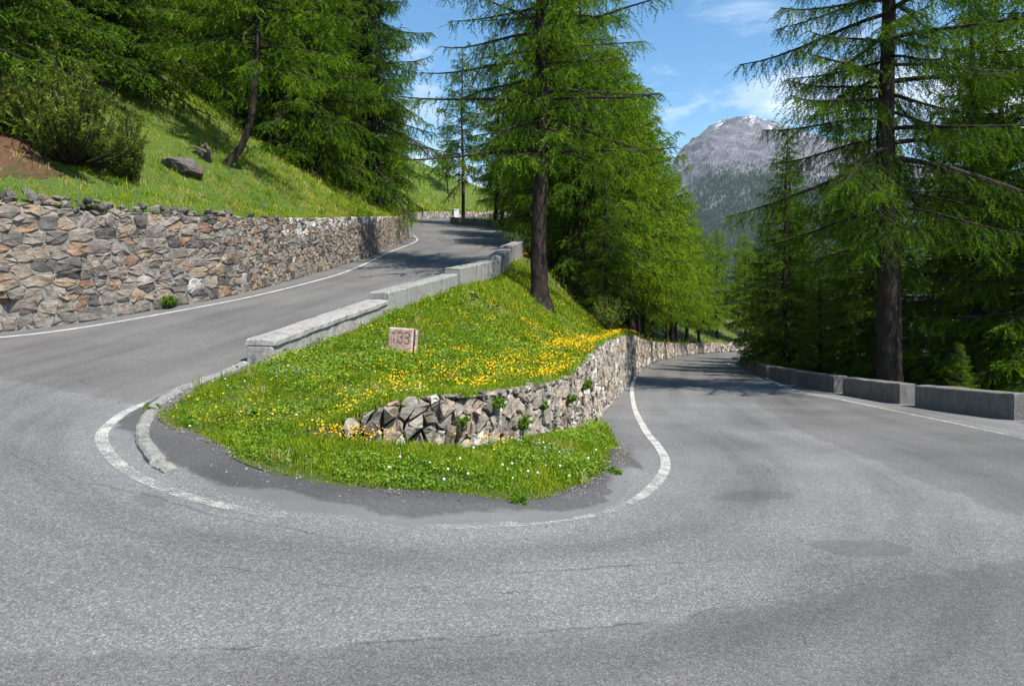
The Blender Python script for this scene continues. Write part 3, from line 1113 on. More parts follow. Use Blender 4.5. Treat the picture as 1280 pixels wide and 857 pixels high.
# ------------------------------------------------------------------ concrete guard blocks
def beam(p0, p1, z0, z1, w, h, down, mat, r, name, amp=.006, nseg=10, over=0.0):
    """a long block between two plan points; z0, z1 the road level at its ends"""
    p0, p1 = np.array(p0, float), np.array(p1, float)
    L = np.hypot(*(p1 - p0))
    t = (p1 - p0) / L
    n = np.array([-t[1], t[0]])
    bv = .025
    prof = [(-w / 2, -down), (-w / 2, h - bv), (-w / 2 + bv, h), (-w * .2, h + .008), (w * .2, h + .006), (w / 2 - bv, h), (w / 2, h - bv), (w / 2, -down)]
    sec = np.concatenate([[0, bv], np.linspace(.06, L - .06, nseg), [L - bv, L]])
    V = []
    for i, s_ in enumerate(sec):
        shr = .965 if i in (0, len(sec) - 1) else 1.0
        for (a, b) in prof:
            q = p0 + t * s_ + n * a * shr
            hb = b - (.02 if shr < 1 and b > h - .05 else 0)
            V.append((q[0], q[1], z0 + (z1 - z0) * s_ / L + hb))
    V = np.array(V)
    V += r.normal(0, amp, V.shape) * np.array([1, 1, 1.2])
    m_ = len(prof)
    fs = [[i * m_ + k, i * m_ + (k + 1) % m_, (i + 1) * m_ + (k + 1) % m_, (i + 1) * m_ + k] for i in range(len(sec) - 1) for k in range(m_)]
    fs.append(list(range(m_))[::-1])
    fs.append([(len(sec) - 1) * m_ + k for k in range(m_)])
    c = np.array([*(p0 + p1) / 2, (z0 + z1) / 2])
    return mesh_np(name, V - c, fs, mat), c


ORD = ['first', 'second', 'third', 'fourth', 'fifth', 'sixth', 'seventh', 'eighth', 'ninth', 'tenth', 'eleventh', 'twelfth']
r3 = np.random.default_rng(3)
# crumbling near length: base with overhanging cap
p0, p1 = np.array((-4.12, 11.15)), np.array((-3.02, 15.3))
low = put(empty((-3.6, 13.2, .5)), 'parapet_wall', 'low crumbling concrete parapet with overhanging cap at the tip of the island', 'wall')
za, zc = float(zroad(*p0)), float(zroad(*p1))
for nm, w, h0, hh, am in (('base', .50, .30, .30, .008), ('cap', .57, .40, .40, .004)):
    me_, c = beam(p0, p1, za, zc, w, hh, .35 if nm == 'base' else -.305, M['rough_concrete'], r3, nm, am, 26)
    put(obj(me_, Vector(c) - low.location), nm, parent=low)
# upper road blocks
def bl_row(pts, n):
    p = resample(catmull(pts, 20), .05)
    return p


ends = [((-3.02, 15.45), (-1.80, 19.8), .42), ((-1.74, 19.95), (-.74, 23.5), .46), ((-.66, 23.75), (-.30, 28.6), .44), ((-.26, 28.8), (.28, 33.4), .44), ((.32, 33.65), (.82, 38.6), .46)]
for i, (a, b, h) in enumerate(ends):
    me_, c = beam(a, b, float(zL(a[1])) + .08, float(zL(b[1])) - .03, .50, h, .8, M['concrete'], r3, 'guard_block', .005, 12)
    put(obj(me_, c), 'guard_block', f'grey concrete guard block of the upper road, {ORD[i]} beyond the crumbling parapet', 'barrier', 'upper road guard blocks')
pl = resample(catmull([(.85, 39.2), (1.0, 42), (.85, 46), (.2, 51), (-1.1, 56), (-3.2, 60.5), (-5.2, 64.2), (-6.2, 67.2)], 20), .05)
i0, k = 0, 0
while i0 + 52 < len(pl):
    i1 = min(i0 + 50, len(pl) - 1)
    a, b = pl[i0], pl[i1]
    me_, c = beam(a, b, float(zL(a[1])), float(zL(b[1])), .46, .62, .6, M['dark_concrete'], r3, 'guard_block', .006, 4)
    put(obj(me_, c), 'guard_block', f'small dark concrete guard block in the curved far row, {ORD[k]} after the long blocks', 'barrier', 'upper road guard blocks')
    i0 += 50 + 13
    k += 1
# lower road blocks
pr = resample(np.stack([x_b(np.linspace(6, 51, 400)), np.linspace(6, 51, 400)], 1), .05)
i0, k = 0, 0
spans = []
while i0 + 60 < len(pr):
    ln = int(r3.uniform(66, 74))
    i1 = min(i0 + ln, len(pr) - 1)
    spans.append((i0, i1))
    i0 = i1 + int(r3.uniform(13, 17))
for k, (i0, i1) in enumerate(spans[::-1]):
    a, b = pr[i0], pr[i1]
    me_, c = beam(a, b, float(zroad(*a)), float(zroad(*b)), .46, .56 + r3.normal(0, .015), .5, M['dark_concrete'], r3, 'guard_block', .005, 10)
    put(obj(me_, c), 'guard_block', f'weathered concrete guard block edging the lower road, {ORD[k]} from the dark forest bend', 'barrier', 'lower road guard blocks')

# kerb stones at the tip of the island
kl = resample(catmull([(-4.30, 11.0), (-4.5, 9.7), (-4.42, 8.6), (-4.22, 7.85), (-3.86, 7.15), (-3.42, 6.55), (-3.12, 6.28)], 20), .02)
kerb = put(empty((-4.2, 8, 0)), 'kerb', 'broken pale kerb of worn stones round the grassy island tip', 'kerb')
i0 = 0
lens = [40, 36, 30, 27, 33, 25, 37, 24, 22]
for ln in lens:
    i1 = min(i0 + ln, len(kl) - 1)
    if i1 - i0 < 8:
        break
    a, b = kl[i0], kl[i1]
    me_, c = beam(a, b, float(zroad(*a) + berm_at(*[np.array([q]) for q in a])[0] * .5), float(zroad(*b) + berm_at(*[np.array([q]) for q in b])[0] * .5), .14, .075 + r3.normal(0, .014), .12, M['kerb'], r3, 'kerb_stone', .0045, 5)
    put(obj(me_, Vector(c) - kerb.location), 'kerb_stone', parent=kerb)
    i0 = i1 + 2

# ------------------------------------------------------------------ the numbered marker stone
mx, my, mz = ray(503, 440, zisland_any)
mw = 36 * my / F_PX
mh = mw * .84
ms = put(empty((mx, my, mz), math.radians(-14)), 'marker_stone', 'pinkish marker stone carved with 133 standing tilted in the flowery grass', 'milestone')
ms.rotation_euler = (math.radians(-4), math.radians(2), math.radians(-24))
dg_h = mh * .46
zc_ = mh * .58
three = []
for cy_, a0, a1 in ((dg_h * .25, 155, -80), (-dg_h * .25, 80, -155)):
    for a in np.radians(np.linspace(a0, a1, 12)):
        three.append((math.cos(a) * dg_h * .25, cy_ + math.sin(a) * dg_h * .25))
one = [(-dg_h * .16, dg_h * .28), (0, dg_h * .5), (0, 0), (0, -dg_h * .5)]
nx_, nz_ = 96, 110
gx, gz = np.meshgrid(np.linspace(-.5, .5, nx_), np.linspace(0, 1, nz_))
px_ = gx * mw
pz_ = -.3 + gz * (mh + .3)
dgr = np.full(gx.shape, 9.0)
for dx, path in ((-.27, one), (-.01, three), (.25, three)):
    dgr = np.minimum(dgr, dist_line(px_, pz_, np.array([(q[0] + dx * mw, q[1] + zc_) for q in path])))
gro = sstep(.0105, .005, dgr)
eb = np.minimum(np.minimum(px_ + mw / 2, mw / 2 - px_), mh - pz_)                 # distance to the arris
rnd_ = .03 * (1 - np.clip(eb / .03, 0, 1))**2
chip = .02 * np.maximum(fbm(px_ * 9, pz_ * 9, 4, 12), 0) + .006 * fbm(px_ * 40, pz_ * 40, 3, 15)
zc2 = pz_ - .02 * np.clip(np.abs(gx) * 2 - .75, 0, 1) * gz**8 - .018 * np.maximum(fbm(px_ * 6, px_ * 0, 3, 18), 0) * gz**6
dpt = mw * .42
front = np.stack([px_, -dpt / 2 + rnd_ + chip + .014 * gro, zc2], -1)
back = np.stack([px_, dpt / 2 - rnd_ - chip, zc2 - .004], -1)
vv = np.vstack([front.reshape(-1, 3), back.reshape(-1, 3)])
nn = nx_ * nz_
ff = [grid_faces(nz_, nx_), grid_faces(nz_, nx_)[:, ::-1] + nn]
idx = np.arange(nn).reshape(nz_, nx_)
for e in (idx[-1], idx[::-1, 0], idx[:, -1]):
    ff.append(np.stack([e[:-1], e[1:], e[1:] + nn, e[:-1] + nn], 1))
body = obj(mesh_np('stone_body', vv, np.vstack(ff), M['marker'], {'groove': np.concatenate([gro.ravel(), np.zeros(nn)])}, True))
put(body, 'stone_body', parent=ms)


# ------------------------------------------------------------------ trees
def tubes(paths, radii, sides):
    """paths: list of (k,3), radii: list of (k,) -> verts, quads"""
    V, Fq, nv = [], [], 0
    ang = np.linspace(0, 2 * math.pi, sides, endpoint=False)
    ca, sa = np.cos(ang), np.sin(ang)
    for p, r in zip(paths, radii):
        k = len(p)
        t = np.gradient(p, axis=0)
        t /= np.linalg.norm(t, axis=1)[:, None] + 1e-9
        up = np.array([[1., 0, 0]]) if np.abs(t[:, 2]).mean() > .75 else np.array([[0, 0, 1.]])
        a = np.cross(t, up)
        a /= np.linalg.norm(a, axis=1)[:, None] + 1e-9
        b = np.cross(t, a)
        ring = p[:, None, :] + r[:, None, None] * (a[:, None, :] * ca[None, :, None] + b[:, None, :] * sa[None, :, None])
        V.append(ring.reshape(-1, 3))
        i = (np.arange(k - 1)[:, None] * sides + np.arange(sides)[None, :])
        j = (np.arange(k - 1)[:, None] * sides + (np.arange(sides)[None, :] + 1) % sides)
        Fq.append(np.stack([i, j, j + sides, i + sides], -1).reshape(-1, 4) + nv)
        nv += k * sides
    return np.vstack(V), np.vstack(Fq)


def unit(v):
    return v / (np.linalg.norm(v, axis=-1, keepdims=True) + 1e-9)


def tufts(r, P, D, tint, length, width, n, fwd=.6):
    """n narrow leaf-sized triangles at each of the points P, leaning along D"""
    N = len(P)
    P = np.repeat(P, n, 0)
    D = np.repeat(D, n, 0)
    tint = np.repeat(tint, n)
    d = unit(D * fwd + unit(r.normal(0, 1, P.shape)))
    L = length * r.uniform(.7, 1.3, (len(P), 1))
    sd = unit(np.cross(d, r.normal(0, 1, P.shape))) * (width * r.uniform(.7, 1.3, (len(P), 1)))
    V = np.stack([P - sd, P + sd, P + d * L], 1).reshape(-1, 3)
    Fq = np.arange(len(P) * 3).reshape(-1, 3)
    return V, Fq, np.repeat(np.clip(tint + r.normal(0, .05, len(P)), 0, 1), 3)


def conifer(seed, H, base, R, n_limb, r0, droop=.35, up=.25, start=(-.12, .45), sec=.20, sec_len=.34, twig_gap=.085, twig=(.12, .34), hang=.55,
            tuft=(.06, .011, 3), per=6, mat='larch', bend=0.0, lean=0.0, shape=.75, tint0=.35, tintv=.22, bare=0.12, flat=.25, deadlow=0, wob=.10, lowcut=1.0, lvar=(.6, 1.14), amain=1.0):
    r = np.random.default_rng(seed)
    # trunk
    zt = np.concatenate([[-.5, -.1, .12, .35, .7], np.linspace(1.2, H, 26)])
    ph = r.uniform(0, 6.28, 4)
    tx = wob * np.sin(zt * .35 + ph[0]) + wob * .4 * np.sin(zt * .9 + ph[1]) + lean * zt
    ty = wob * np.sin(zt * .3 + ph[2]) + wob * .4 * np.sin(zt * .8 + ph[3])
    if bend:
        tx = tx + bend * (1 - np.exp(-np.maximum(zt, 0) / 1.1))
    tp = np.stack([tx - tx[2], ty - ty[2], zt], 1)
    rad = r0 * np.clip(1 - np.maximum(zt, 0) / H, .0, 1)**.85 + .012 + r0 * .55 * np.exp(-np.maximum(zt + .1, 0) / .3)
    tv, tf = tubes([tp], [rad], 16)
    a = np.arctan2(tv[:, 1] - np.repeat(tp[:, 1], 16), tv[:, 0] - np.repeat(tp[:, 0], 16))
    k = 1 + .10 * np.sin(a * 3 + ph[0] + tv[:, 2] * .3) * np.exp(-np.maximum(tv[:, 2], 0) / 1.5) + r.normal(0, .035, len(tv))
    ctr = np.repeat(tp, 16, 0)
    tv = ctr + (tv - ctr) * np.clip(k, .7, 1.4)[:, None]

    def trunk_at(h):
        return np.array([np.interp(h, zt, tp[:, 0]), np.interp(h, zt, tp[:, 1]), h])
    paths, rads, sp, sr = [], [], [], []
    TW_p, TW_d, TW_l, TW_t = [], [], [], []
    for i in range(n_limb):
        t = (i + r.random()) / n_limb
        h = base + (H * .985 - base) * t
        az = i * 2.39996 + r.normal(0, .35)
        L = R * ((1 - t) ** shape) * r.uniform(*lvar) + .12
        L *= lowcut + (1 - lowcut) * min(1, t / .15)
        if L < .15:
            continue
        d = np.array([math.cos(az), math.sin(az), 0])
        a0 = start[0] + (start[1] - start[0]) * t + r.normal(0, .13)
        s = np.linspace(0, 1, 8)
        side = np.array([-d[1], d[0], 0])
        wig = r.normal(0, .05) * np.sin(s * 3.1) + r.normal(0, .03) * np.sin(s * 6.2)
        pz = a0 * s - droop * (1 - .5 * t) * s**2 + up * s**3
        p = trunk_at(h) + L * (s[:, None] * d + wig[:, None] * side + pz[:, None] * np.array([0, 0, 1]))
        rl = max(.012, .016 * L) * (1 - .82 * s) + .004
        paths.append(p)
        rads.append(rl)
        dead = h < base + deadlow
        ns = max(3, int(L / sec))
        tt_ = np.sort(r.uniform(max(bare, .02) if L > 1 else .02, 1, ns))
        seg_p, seg_d, seg_L = [p], [d], [L]
        for q, s_ in enumerate(tt_):
            o = np.array([np.interp(s_, s, p[:, c]) for c in range(3)])
            j = min(6, int(s_ * 7))
            tg = unit(p[j + 1] - p[j])
            sg = 1 if q % 2 else -1
            l2 = (.16 + sec_len * L * (1 - s_) ** .8) * r.uniform(.6, 1.2)
            l2 = min(l2, 1.5)
            dd = unit(tg * r.uniform(.5, .9) + side * sg * r.uniform(.5, .95) + np.array([0, 0, r.normal(-.08, flat * .5)]))
            u = np.linspace(0, 1, 4)
            p2 = o + l2 * (u[:, None] * dd + np.outer(-hang * .45 * u**2, [0, 0, 1]))
            if r.random() < .35 or l2 > .5:
                sp.append(p2)
                sr.append((.006 + .006 * l2) * (1 - .7 * u))
            seg_p.append(p2)
            seg_d.append(dd)
            seg_L.append(l2)
        if dead and r.random() < .75:
            continue
        for p2, dd, l2 in zip(seg_p, seg_d, seg_L):
            main = p2 is p
            lo = max(bare + .15, .02) if main else .05
            n_t = max(2, int(l2 * (1 - lo) / twig_gap * (amain if main else 1)))
            u = lo + (1 - lo) * (np.arange(n_t) + r.random(n_t)) / n_t
            uk = np.linspace(0, 1, len(p2))
            o = np.stack([np.interp(u, uk, p2[:, c]) for c in range(3)], 1)
            rs = r.normal(0, 1, (n_t, 3))
            rs[:, 2] *= flat
            dv = unit(dd[None, :] * .55 + unit(rs) * .8 + np.array([0, 0, -hang]) * r.uniform(.1, 1.2, (n_t, 1)))
            TW_p.append(o)
            TW_d.append(dv)
            TW_l.append(r.uniform(*twig, n_t) * (1.0 if not main else .8))
            TW_t.append(np.clip(tint0 + r.normal(0, tintv * .6) + r.normal(0, tintv * .5, n_t) + .18 * (u - .4), 0, 1))
    P = np.vstack(TW_p)
    D = np.vstack(TW_d)
    Lw_ = np.concatenate(TW_l)
    T = np.concatenate(TW_t)
    # points along the twigs, drooping
    u = (np.arange(per) + .5) / per
    Q = P[:, None, :] + (Lw_[:, None] * u[None, :])[..., None] * D[:, None, :]
    Q[..., 2] -= (Lw_[:, None] * u[None, :]**2) * hang * .5
    DD = np.repeat(D[:, None, :], per, 1)
    TT = np.repeat(T[:, None], per, 1) + .10 * (u[None, :] - .5)
    nv, nf, ntn = tufts(r, Q.reshape(-1, 3), DD.reshape(-1, 3), TT.ravel(), *tuft, 1.25)
    bv, bf = tubes(paths, rads, 5)
    if sp:
        b2, f2 = tubes(sp, sr, 3)
        f2 = f2 + len(bv)
        bv = np.vstack([bv, b2])
        bf = np.vstack([bf, f2])
    print('conifer', seed, 'needle quads', len(nf), 'twigs', len(P))
    return {'trunk': mesh_np('trunk', tv, tf, M['bark'], None, True), 'branches': mesh_np('branches', bv, bf, M['bark'], None, True),
            'crown': mesh_np('crown', nv, nf, M[mat], {'tint': ntn})}


def plant_tree(pr, name, label, loc, rz=0.0, sc=1.0, group=None, tilt=(0, 0), cat='tree'):
    root = empty(loc)
    root.rotation_euler = (tilt[0], tilt[1], rz)
    root.scale = (sc, sc, sc)
    put(root, name, label, cat, group)
    tk = put(obj(pr['trunk']), 'trunk', parent=root)
    put(obj(pr['branches']), 'branches', parent=tk)
    put(obj(pr['crown']), 'crown', parent=root)
    return root


T = {}
T['hero'] = conifer(1, 20, 4.8, 4.5, 128, .28, droop=.36, up=.22, start=(-.05, .55), sec=.18, hang=.85, twig=(.20, .50), tuft=(.085, .0115, 3), per=8, tint0=.42, twig_gap=.145, shape=.5, lvar=(.4, 1.2), bare=-.12, tintv=.3)
T['dark'] = conifer(2, 25, 5.4, 6.6, 92, .42, droop=.40, up=.24, start=(-.12, .30), sec=.15, sec_len=.40, hang=1.0, twig=(.22, .62), tuft=(.085, .0115, 3), per=9, tint0=.42, twig_gap=.16, shape=.42, bare=.06, wob=.06, amain=2.6, lowcut=.55)
T['full'] = conifer(3, 19, .9, 4.1, 120, .24, droop=.45, up=.26, start=(-.18, .5), sec=.18, hang=.8, twig=(.24, .58), tuft=(.105, .0165, 3), per=8, tint0=.45, twig_gap=.155, shape=.52, mat='larch')
T['lush'] = conifer(4, 12, 2.3, 3.3, 96, .16, droop=.32, up=.18, start=(-.1, .6), sec=.17, hang=.7, twig=(.22, .52), tuft=(.10, .016, 3), per=8, tint0=.45, twig_gap=.135, shape=.55, mat='larch_lush')
T['slim'] = conifer(5, 15, 3.6, 2.9, 76, .15, droop=.34, up=.2, start=(-.12, .5), sec=.17, hang=.75, twig=(.22, .52), tuft=(.10, .016, 3), per=8, tint0=.38, twig_gap=.13, shape=.5, deadlow=.6)
T['curved'] = conifer(6, 15, 3.6, 3.3, 84, .115, droop=.36, up=.2, start=(-.12, .5), sec=.16, hang=.75, twig=(.22, .5), tuft=(.09, .013, 3), per=8, tint0=.45, twig_gap=.135, shape=.5, bend=1.3)
T['spruce'] = conifer(7, 6.5, .25, 1.75, 90, .09, droop=.10, up=.12, start=(-.05, .6), sec=.12, sec_len=.42, hang=.30, twig=(.12, .28), tuft=(.06, .011, 3), per=6, tint0=.62, mat='spruce', twig_gap=.085, shape=.9, bare=.05)
T['bigspruce'] = conifer(8, 16, .6, 3.5, 120, .22, droop=.32, up=.22, start=(-.25, .45), sec=.17, sec_len=.36, hang=.6, twig=(.2, .5), tuft=(.10, .016, 3), per=7, tint0=.45, mat='spruce', twig_gap=.14, shape=.75, bare=.08)

g_hill = 'larches on the hillside above the stone wall'
# hillside, singled-out ones
b = ray(286, 207, zhill_ray)
plant_tree(T['curved'], 'larch_tree', 'slender larch with a curved bare trunk base on the open grass slope', b, math.radians(10), 1.0)
b = (-8.1, 41.0, float(zhill(-8.1, 41.0)))
plant_tree(T['full'], 'larch_tree', 'big dense larch with a straight visible trunk near the wall corner', b, 1.1, 1.12)
print('curved at', ray(286, 207, zhill_ray), 'corner', b)
b = ray(398, 222, zhill_ray)
plant_tree(T['full'], 'larch_tree', 'bushy larch sweeping down to the grass between curved trunk and wall corner', b, 3.0, .95)
hill_spots = [(352, 178, 'full', .95), (330, 130, 'full', 1.05), (262, 112, 'slim', 1.2), (212, 84, 'full', 1.05), (232, 45, 'full', 1.1), (150, 75, 'full', 1.1),
              (440, 205, 'full', 1.0), (418, 150, 'full', 1.1), (300, 70, 'bigspruce', 1.15), (108, 62, 'bigspruce', 1.2), (62, 72, 'bigspruce', 1.1), (0, 118, 'bigspruce', .9), (-60, 165, 'bigspruce', .9), (185, 45, 'bigspruce', 1.1),
              (375, 200, 'lush', 1.0), (135, 112, 'bigspruce', .95), (168, 78, 'bigspruce', 1.0), (228, 98, 'full', .95), (95, 100, 'bigspruce', 1.0), (30, 40, 'full', 1.0)]


def hill_label(k, x, y):
    kind = {'bigspruce': 'dark dense spruce', 'full': 'tall bushy larch', 'slim': 'slim larch with a bare lower trunk', 'lush': 'small bright larch'}[k]
    if y < 24 and x < -11:
        return kind + ' behind the mountain pines and red earth'
    if y < 34 and x < -17:
        return kind + ' high on the slope behind the mountain pines'
    if y < 34:
        return kind + ' on the slope just behind the curved trunk larch'
    if x > -13.5:
        return kind + ' close above the wall corner of the upper road'
    if x > -20:
        return kind + ' in the second row above the wall corner'
    return kind + ' in the deep forest at the top of the hillside'


for i, (u, v, k, s) in enumerate(hill_spots):
    b = ray(u, v, zhill_ray)
    plant_tree(T[k], 'larch_tree' if k != 'bigspruce' else 'spruce_tree', hill_label(k, b[0], b[1]), b, i * 1.7, s, g_hill)
for i, (x, y, k, s) in enumerate([(-20.5, 19.5, 'full', .9), (-23, 27, 'bigspruce', 1.2), (-28, 32, 'full', 1.2), (-11, 45.5, 'full', 1.1), (-12.5, 53, 'full', 1.05), (-15.5, 48, 'full', 1.2),
                                  (-24.5, 37, 'bigspruce', 1.2), (-31, 42, 'full', 1.2), (-22, 47, 'full', 1.2), (-27, 52, 'bigspruce', 1.2), (-16.5, 40, 'full', 1.15), (-18, 55, 'full', 1.2),
                                  (-35, 36, 'bigspruce', 1.2), (-14.8, 60, 'full', .95), (-22, 62, 'full', 1.1), (-37, 50, 'bigspruce', 1.2), (-30, 62, 'full', 1.2), (-12, 36, 'full', 1.1), (-20, 33, 'full', 1.1), (-14, 66, 'slim', .9)]):
    plant_tree(T[k], 'larch_tree' if k != 'bigspruce' else 'spruce_tree', hill_label(k, x, y), (x, y, float(zhill(x, y)) - .1), i * 2.1, s, g_hill)
# far upper bend
for i, (x, y, s) in enumerate([(-16, 72, .8), (-13.5, 80, .75), (-15, 88, .8), (-9, 96, .75), (-19, 80, .9), (-24, 74, 1.0)]):
    plant_tree(T['slim' if i % 2 else 'lush'], 'larch_tree', 'small light green larch on the slope over the far bend', (x, y, float(zhill(x, y)) - .1), i * 1.3, s, 'larches over the far bend')
# between the two roads
b = (0.95, 23.2, float(zisl(.95, 23.2)))
print('hero', b)
plant_tree(T['hero'], 'larch_tree', 'tall larch with a thick bare brown trunk standing just beyond the flower bank', b, 2.2, 1.0)
x, y = -1.5, 61
plant_tree(T['slim'], 'larch_tree', 'larch with a straight bare trunk behind the curved row of small blocks', (x, y, float(zisl(x, y))), .4, 1.15)
x, y = -4.75, 66.5
plant_tree(T['slim'], 'larch_tree', 'larch whose bare trunk stands before the white pillar at the far bend', (x, y, float(zisl(x, y))), 2.4, 1.1)
mid_spots = [(3.4, 33, 'full', .9), (3.0, 41, 'full', 1.0), (1.5, 54, 'full', 1.0), (-1.0, 70, 'lush', 1.1), (5.5, 47, 'full', 1.0), (8, 58, 'full', 1.0), (2.9, 36, 'lush', 1.3), (5.0, 35.5, 'lush', 1.2), (1.6, 45, 'slim', 1.1), (3.6, 50, 'full', .85), (2.5, 57, 'slim', 1.1), (6.0, 44, 'lush', 1.1), (0.6, 66, 'full', .8), (5.4, 60, 'full', .9), (8.5, 52, 'lush', 1.05), (4.1, 30.5, 'bigspruce', .5),
             (4, 70, 'slim', 1.1), (8, 66, 'lush', 1.1), (11, 60, 'lush', 1.05)]
for i, (x, y, k, s) in enumerate(mid_spots):
    plant_tree(T[k], 'spruce_tree' if k == 'bigspruce' else 'larch_tree', 'small dark spruce among the bright larches between the roads' if k == 'bigspruce' else ('dense bright larch just behind the thick trunk on the flower bank' if y < 42 else 'larch deep in the thicket between the two roads, near the upper blocks' if x < 3.2 else 'larch deep in the thicket between the two roads, above the lower road'), (x, y, float(zisl(x, y)) - .1), i * 2.3, s,
               None if k == 'bigspruce' else 'larches between the two roads')
# the yellow-green stand above the lower road
stand = [(800, 41, 1.28), (824, 44, 1.2), (843, 47, 1.08), (863, 52, 1.0), (770, 38, 1.3), (885, 58, 1.0), (905, 61, .92), (922, 66, .9), (935, 71, .82), (948, 76, .76), (930, 84, .9), (850, 60, 1.25), (815, 56, 1.4), (872, 64, 1.05), (785, 49, 1.45), (896, 72, .95)]
for i, (u, y, s) in enumerate(stand):
    x = (u - CU) / F_PX * y
    x = min(x, float(x_w(y)) - .8)
    plant_tree(T['lush'], 'larch_tree', ('yellow green larch with a short dark trunk right above the dry stone wall top' if y < 53 else 'small yellow green larch at the far end of the bank above the lower road' if s < .85 else 'yellow green larch in the second row of the bank above the lower road'), (x, y, float(zisl(x, y)) - .1), i * 1.9 + .4, s, 'larches above the lower road')
# right hand side
x, y = 12.35, 22.3
plant_tree(T['dark'], 'larch_tree', 'towering larch with a massive dark trunk and sparse drooping branches behind the guard blocks', (x, y, float(zright(x, y))), .9, .9)
x, y = 14.2, 31.5
plant_tree(T['spruce'], 'spruce_tree', 'small conical bright spruce behind the guard blocks beside the massive trunk', (x, y, float(zright(x, y)) - .1), .3, .95)
x, y = 13.1, 19.9
plant_tree(T['spruce'], 'spruce_sapling', 'tiny spruce sapling peeping over the guard blocks right of the massive trunk', (x, y, float(zright(x, y)) - .1), 1.3, .33)
right_spots = [(13.9, 34.5, 'bigspruce', .8), (15.4, 38.0, 'bigspruce', .8), (17.6, 22.6, 'full', 1.0), (17.5, 26, 'bigspruce', 1.2), (19.5, 27.5, 'full', 1.1), (16.5, 29, 'bigspruce', .7), (18, 34, 'full', .95), (20, 39, 'bigspruce', 1.05), (16.3, 38.5, 'bigspruce', .64), (15.7, 42, 'bigspruce', .6), (17.2, 47.2, 'bigspruce', .6),
               (18.2, 44.5, 'bigspruce', .68), (22, 45, 'full', .8), (22, 32, 'full', 1.15), (25, 38, 'full', 1.1), (19.5, 18.0, 'bigspruce', 1.1), (22, 20.5, 'full', 1.2), (24, 26, 'bigspruce', 1.3), (28, 33, 'full', 1.2),
               (20.8, 50, 'full', .7), (26, 52, 'full', .9), (30, 44, 'full', 1.1), (23, 21.5, 'bigspruce', 1.3)]
for i, (x, y, k, s) in enumerate(right_spots):
    plant_tree(T[k], 'larch_tree' if k == 'full' else 'spruce_tree', (('bushy larch' if k == 'full' else 'dark spruce') + (' close behind the small conical spruce past the massive trunk' if y > 27 and x < 18.5 else ' in the shady wood right of the massive trunk' if y < 27 else ' deep in the shady wood behind the massive trunk')), (x, y, float(zright(x, y)) - .1), i * 1.1, s, 'conifers below the lower road')


# ------------------------------------------------------------------ bushes and shrubs
def pine_bush(seed, R, H, n):
    r = np.random.default_rng(seed)
    paths, rads, P, D, Tn = [], [], [], [], []
    for i in range(n):
        az = r.uniform(0, 6.28)
        rr = R * r.random()**.45
        hh = H * (1 - .72 * (rr / R)**2) * r.uniform(.4, 1.2)
        u = np.linspace(0, 1, 7)
        d = np.array([math.cos(az), math.sin(az), 0])
        p = d * (rr * u**.7)[:, None] + np.outer(hh * u**1.6, [0, 0, 1])
        paths.append(p)
        rads.append(.022 * (1 - .8 * u) + .004)
        for q in range(9):
            s_ = r.uniform(.25, 1)
            o = np.array([np.interp(s_, u, p[:, c]) for c in range(3)])
            dd = unit(d * r.uniform(0, .6) + r.normal(0, .35, 3) + np.array([0, 0, 1.0]))
            L = r.uniform(.12, .34)
            k = np.linspace(0, 1, 7)[:, None]
            P.append(o + dd * L * k)
            D.append(np.repeat(dd[None], 7, 0))
            Tn.append(np.clip(.4 + r.normal(0, .12) + .3 * k[:, 0], 0, 1))
    v, f, tn_ = tufts(r, np.vstack(P), np.vstack(D), np.concatenate(Tn), .085, .011, 4, 1.1)
    bv, bf = tubes(paths, rads, 4)
    return mesh_np('stems', bv, bf, M['bark'], None, True), mesh_np('crown', v, f, M['pine'], {'tint': tn_})


pb = pine_bush(3, 1.0, 1.75, 130)
pb2 = pine_bush(5, .62, 2.0, 80)
for (u, v, s, lb) in ((88, 205, 1.45, 'large bushy mountain pine at the edge of the red earth'), (160, 225, .85, 'smaller mountain pine bush leaning over the grass near the boulder'), (40, 175, 1.1, 'dark mountain pine under the spruce boughs at the forest edge')):
    b = ray(u, v, zhill_ray)
    rt = put(empty(b, u * .1), 'pine_bush', lb, 'bush')
    rt.scale = (s, s, s)
    bb = pb2 if u == 160 else pb
    put(obj(bb[0]), 'stems', parent=rt)
    put(obj(bb[1]), 'crown', parent=rt)


def shrub(seed, R, H, n, leafmat, leaf=.05, dens=14, stem_mat='twig', t0=.5):
    r = np.random.default_rng(seed)
    paths, rads, P, D, Tn = [], [], [], [], []
    for i in range(n):
        az = r.uniform(0, 6.28)
        u = np.linspace(0, 1, 6)
        d = np.array([math.cos(az), math.sin(az), 0])
        rr, hh = R * r.uniform(.3, 1), H * r.uniform(.5, 1)
        p = d * (rr * u)[:, None] + np.outer(hh * u**.8, [0, 0, 1]) + np.cumsum(r.normal(0, .03 * H, (6, 3)), 0) * u[:, None]
        paths.append(p)
        rads.append(.012 * H * (1 - .8 * u) + .002)
        s_ = r.uniform(.25, 1, dens)
        o = np.stack([np.interp(s_, u, p[:, c]) for c in range(3)], 1) + r.normal(0, .05 * H, (dens, 3))
        P.append(o)
        D.append(unit(d + r.normal(0, .5, (dens, 3)) + np.array([0, 0, .4])))
        Tn.append(np.clip(t0 + r.normal(0, .2, dens), 0, 1))
    v, f, tn_ = tufts(r, np.vstack(P), np.vstack(D), np.concatenate(Tn), leaf, leaf * .3, 4, .5)
    bv, bf = tubes(paths, rads, 4)
    return mesh_np('stems', bv, bf, M[stem_mat], None, True), mesh_np('leaves', v, f, M[leafmat], {'tint': tn_})


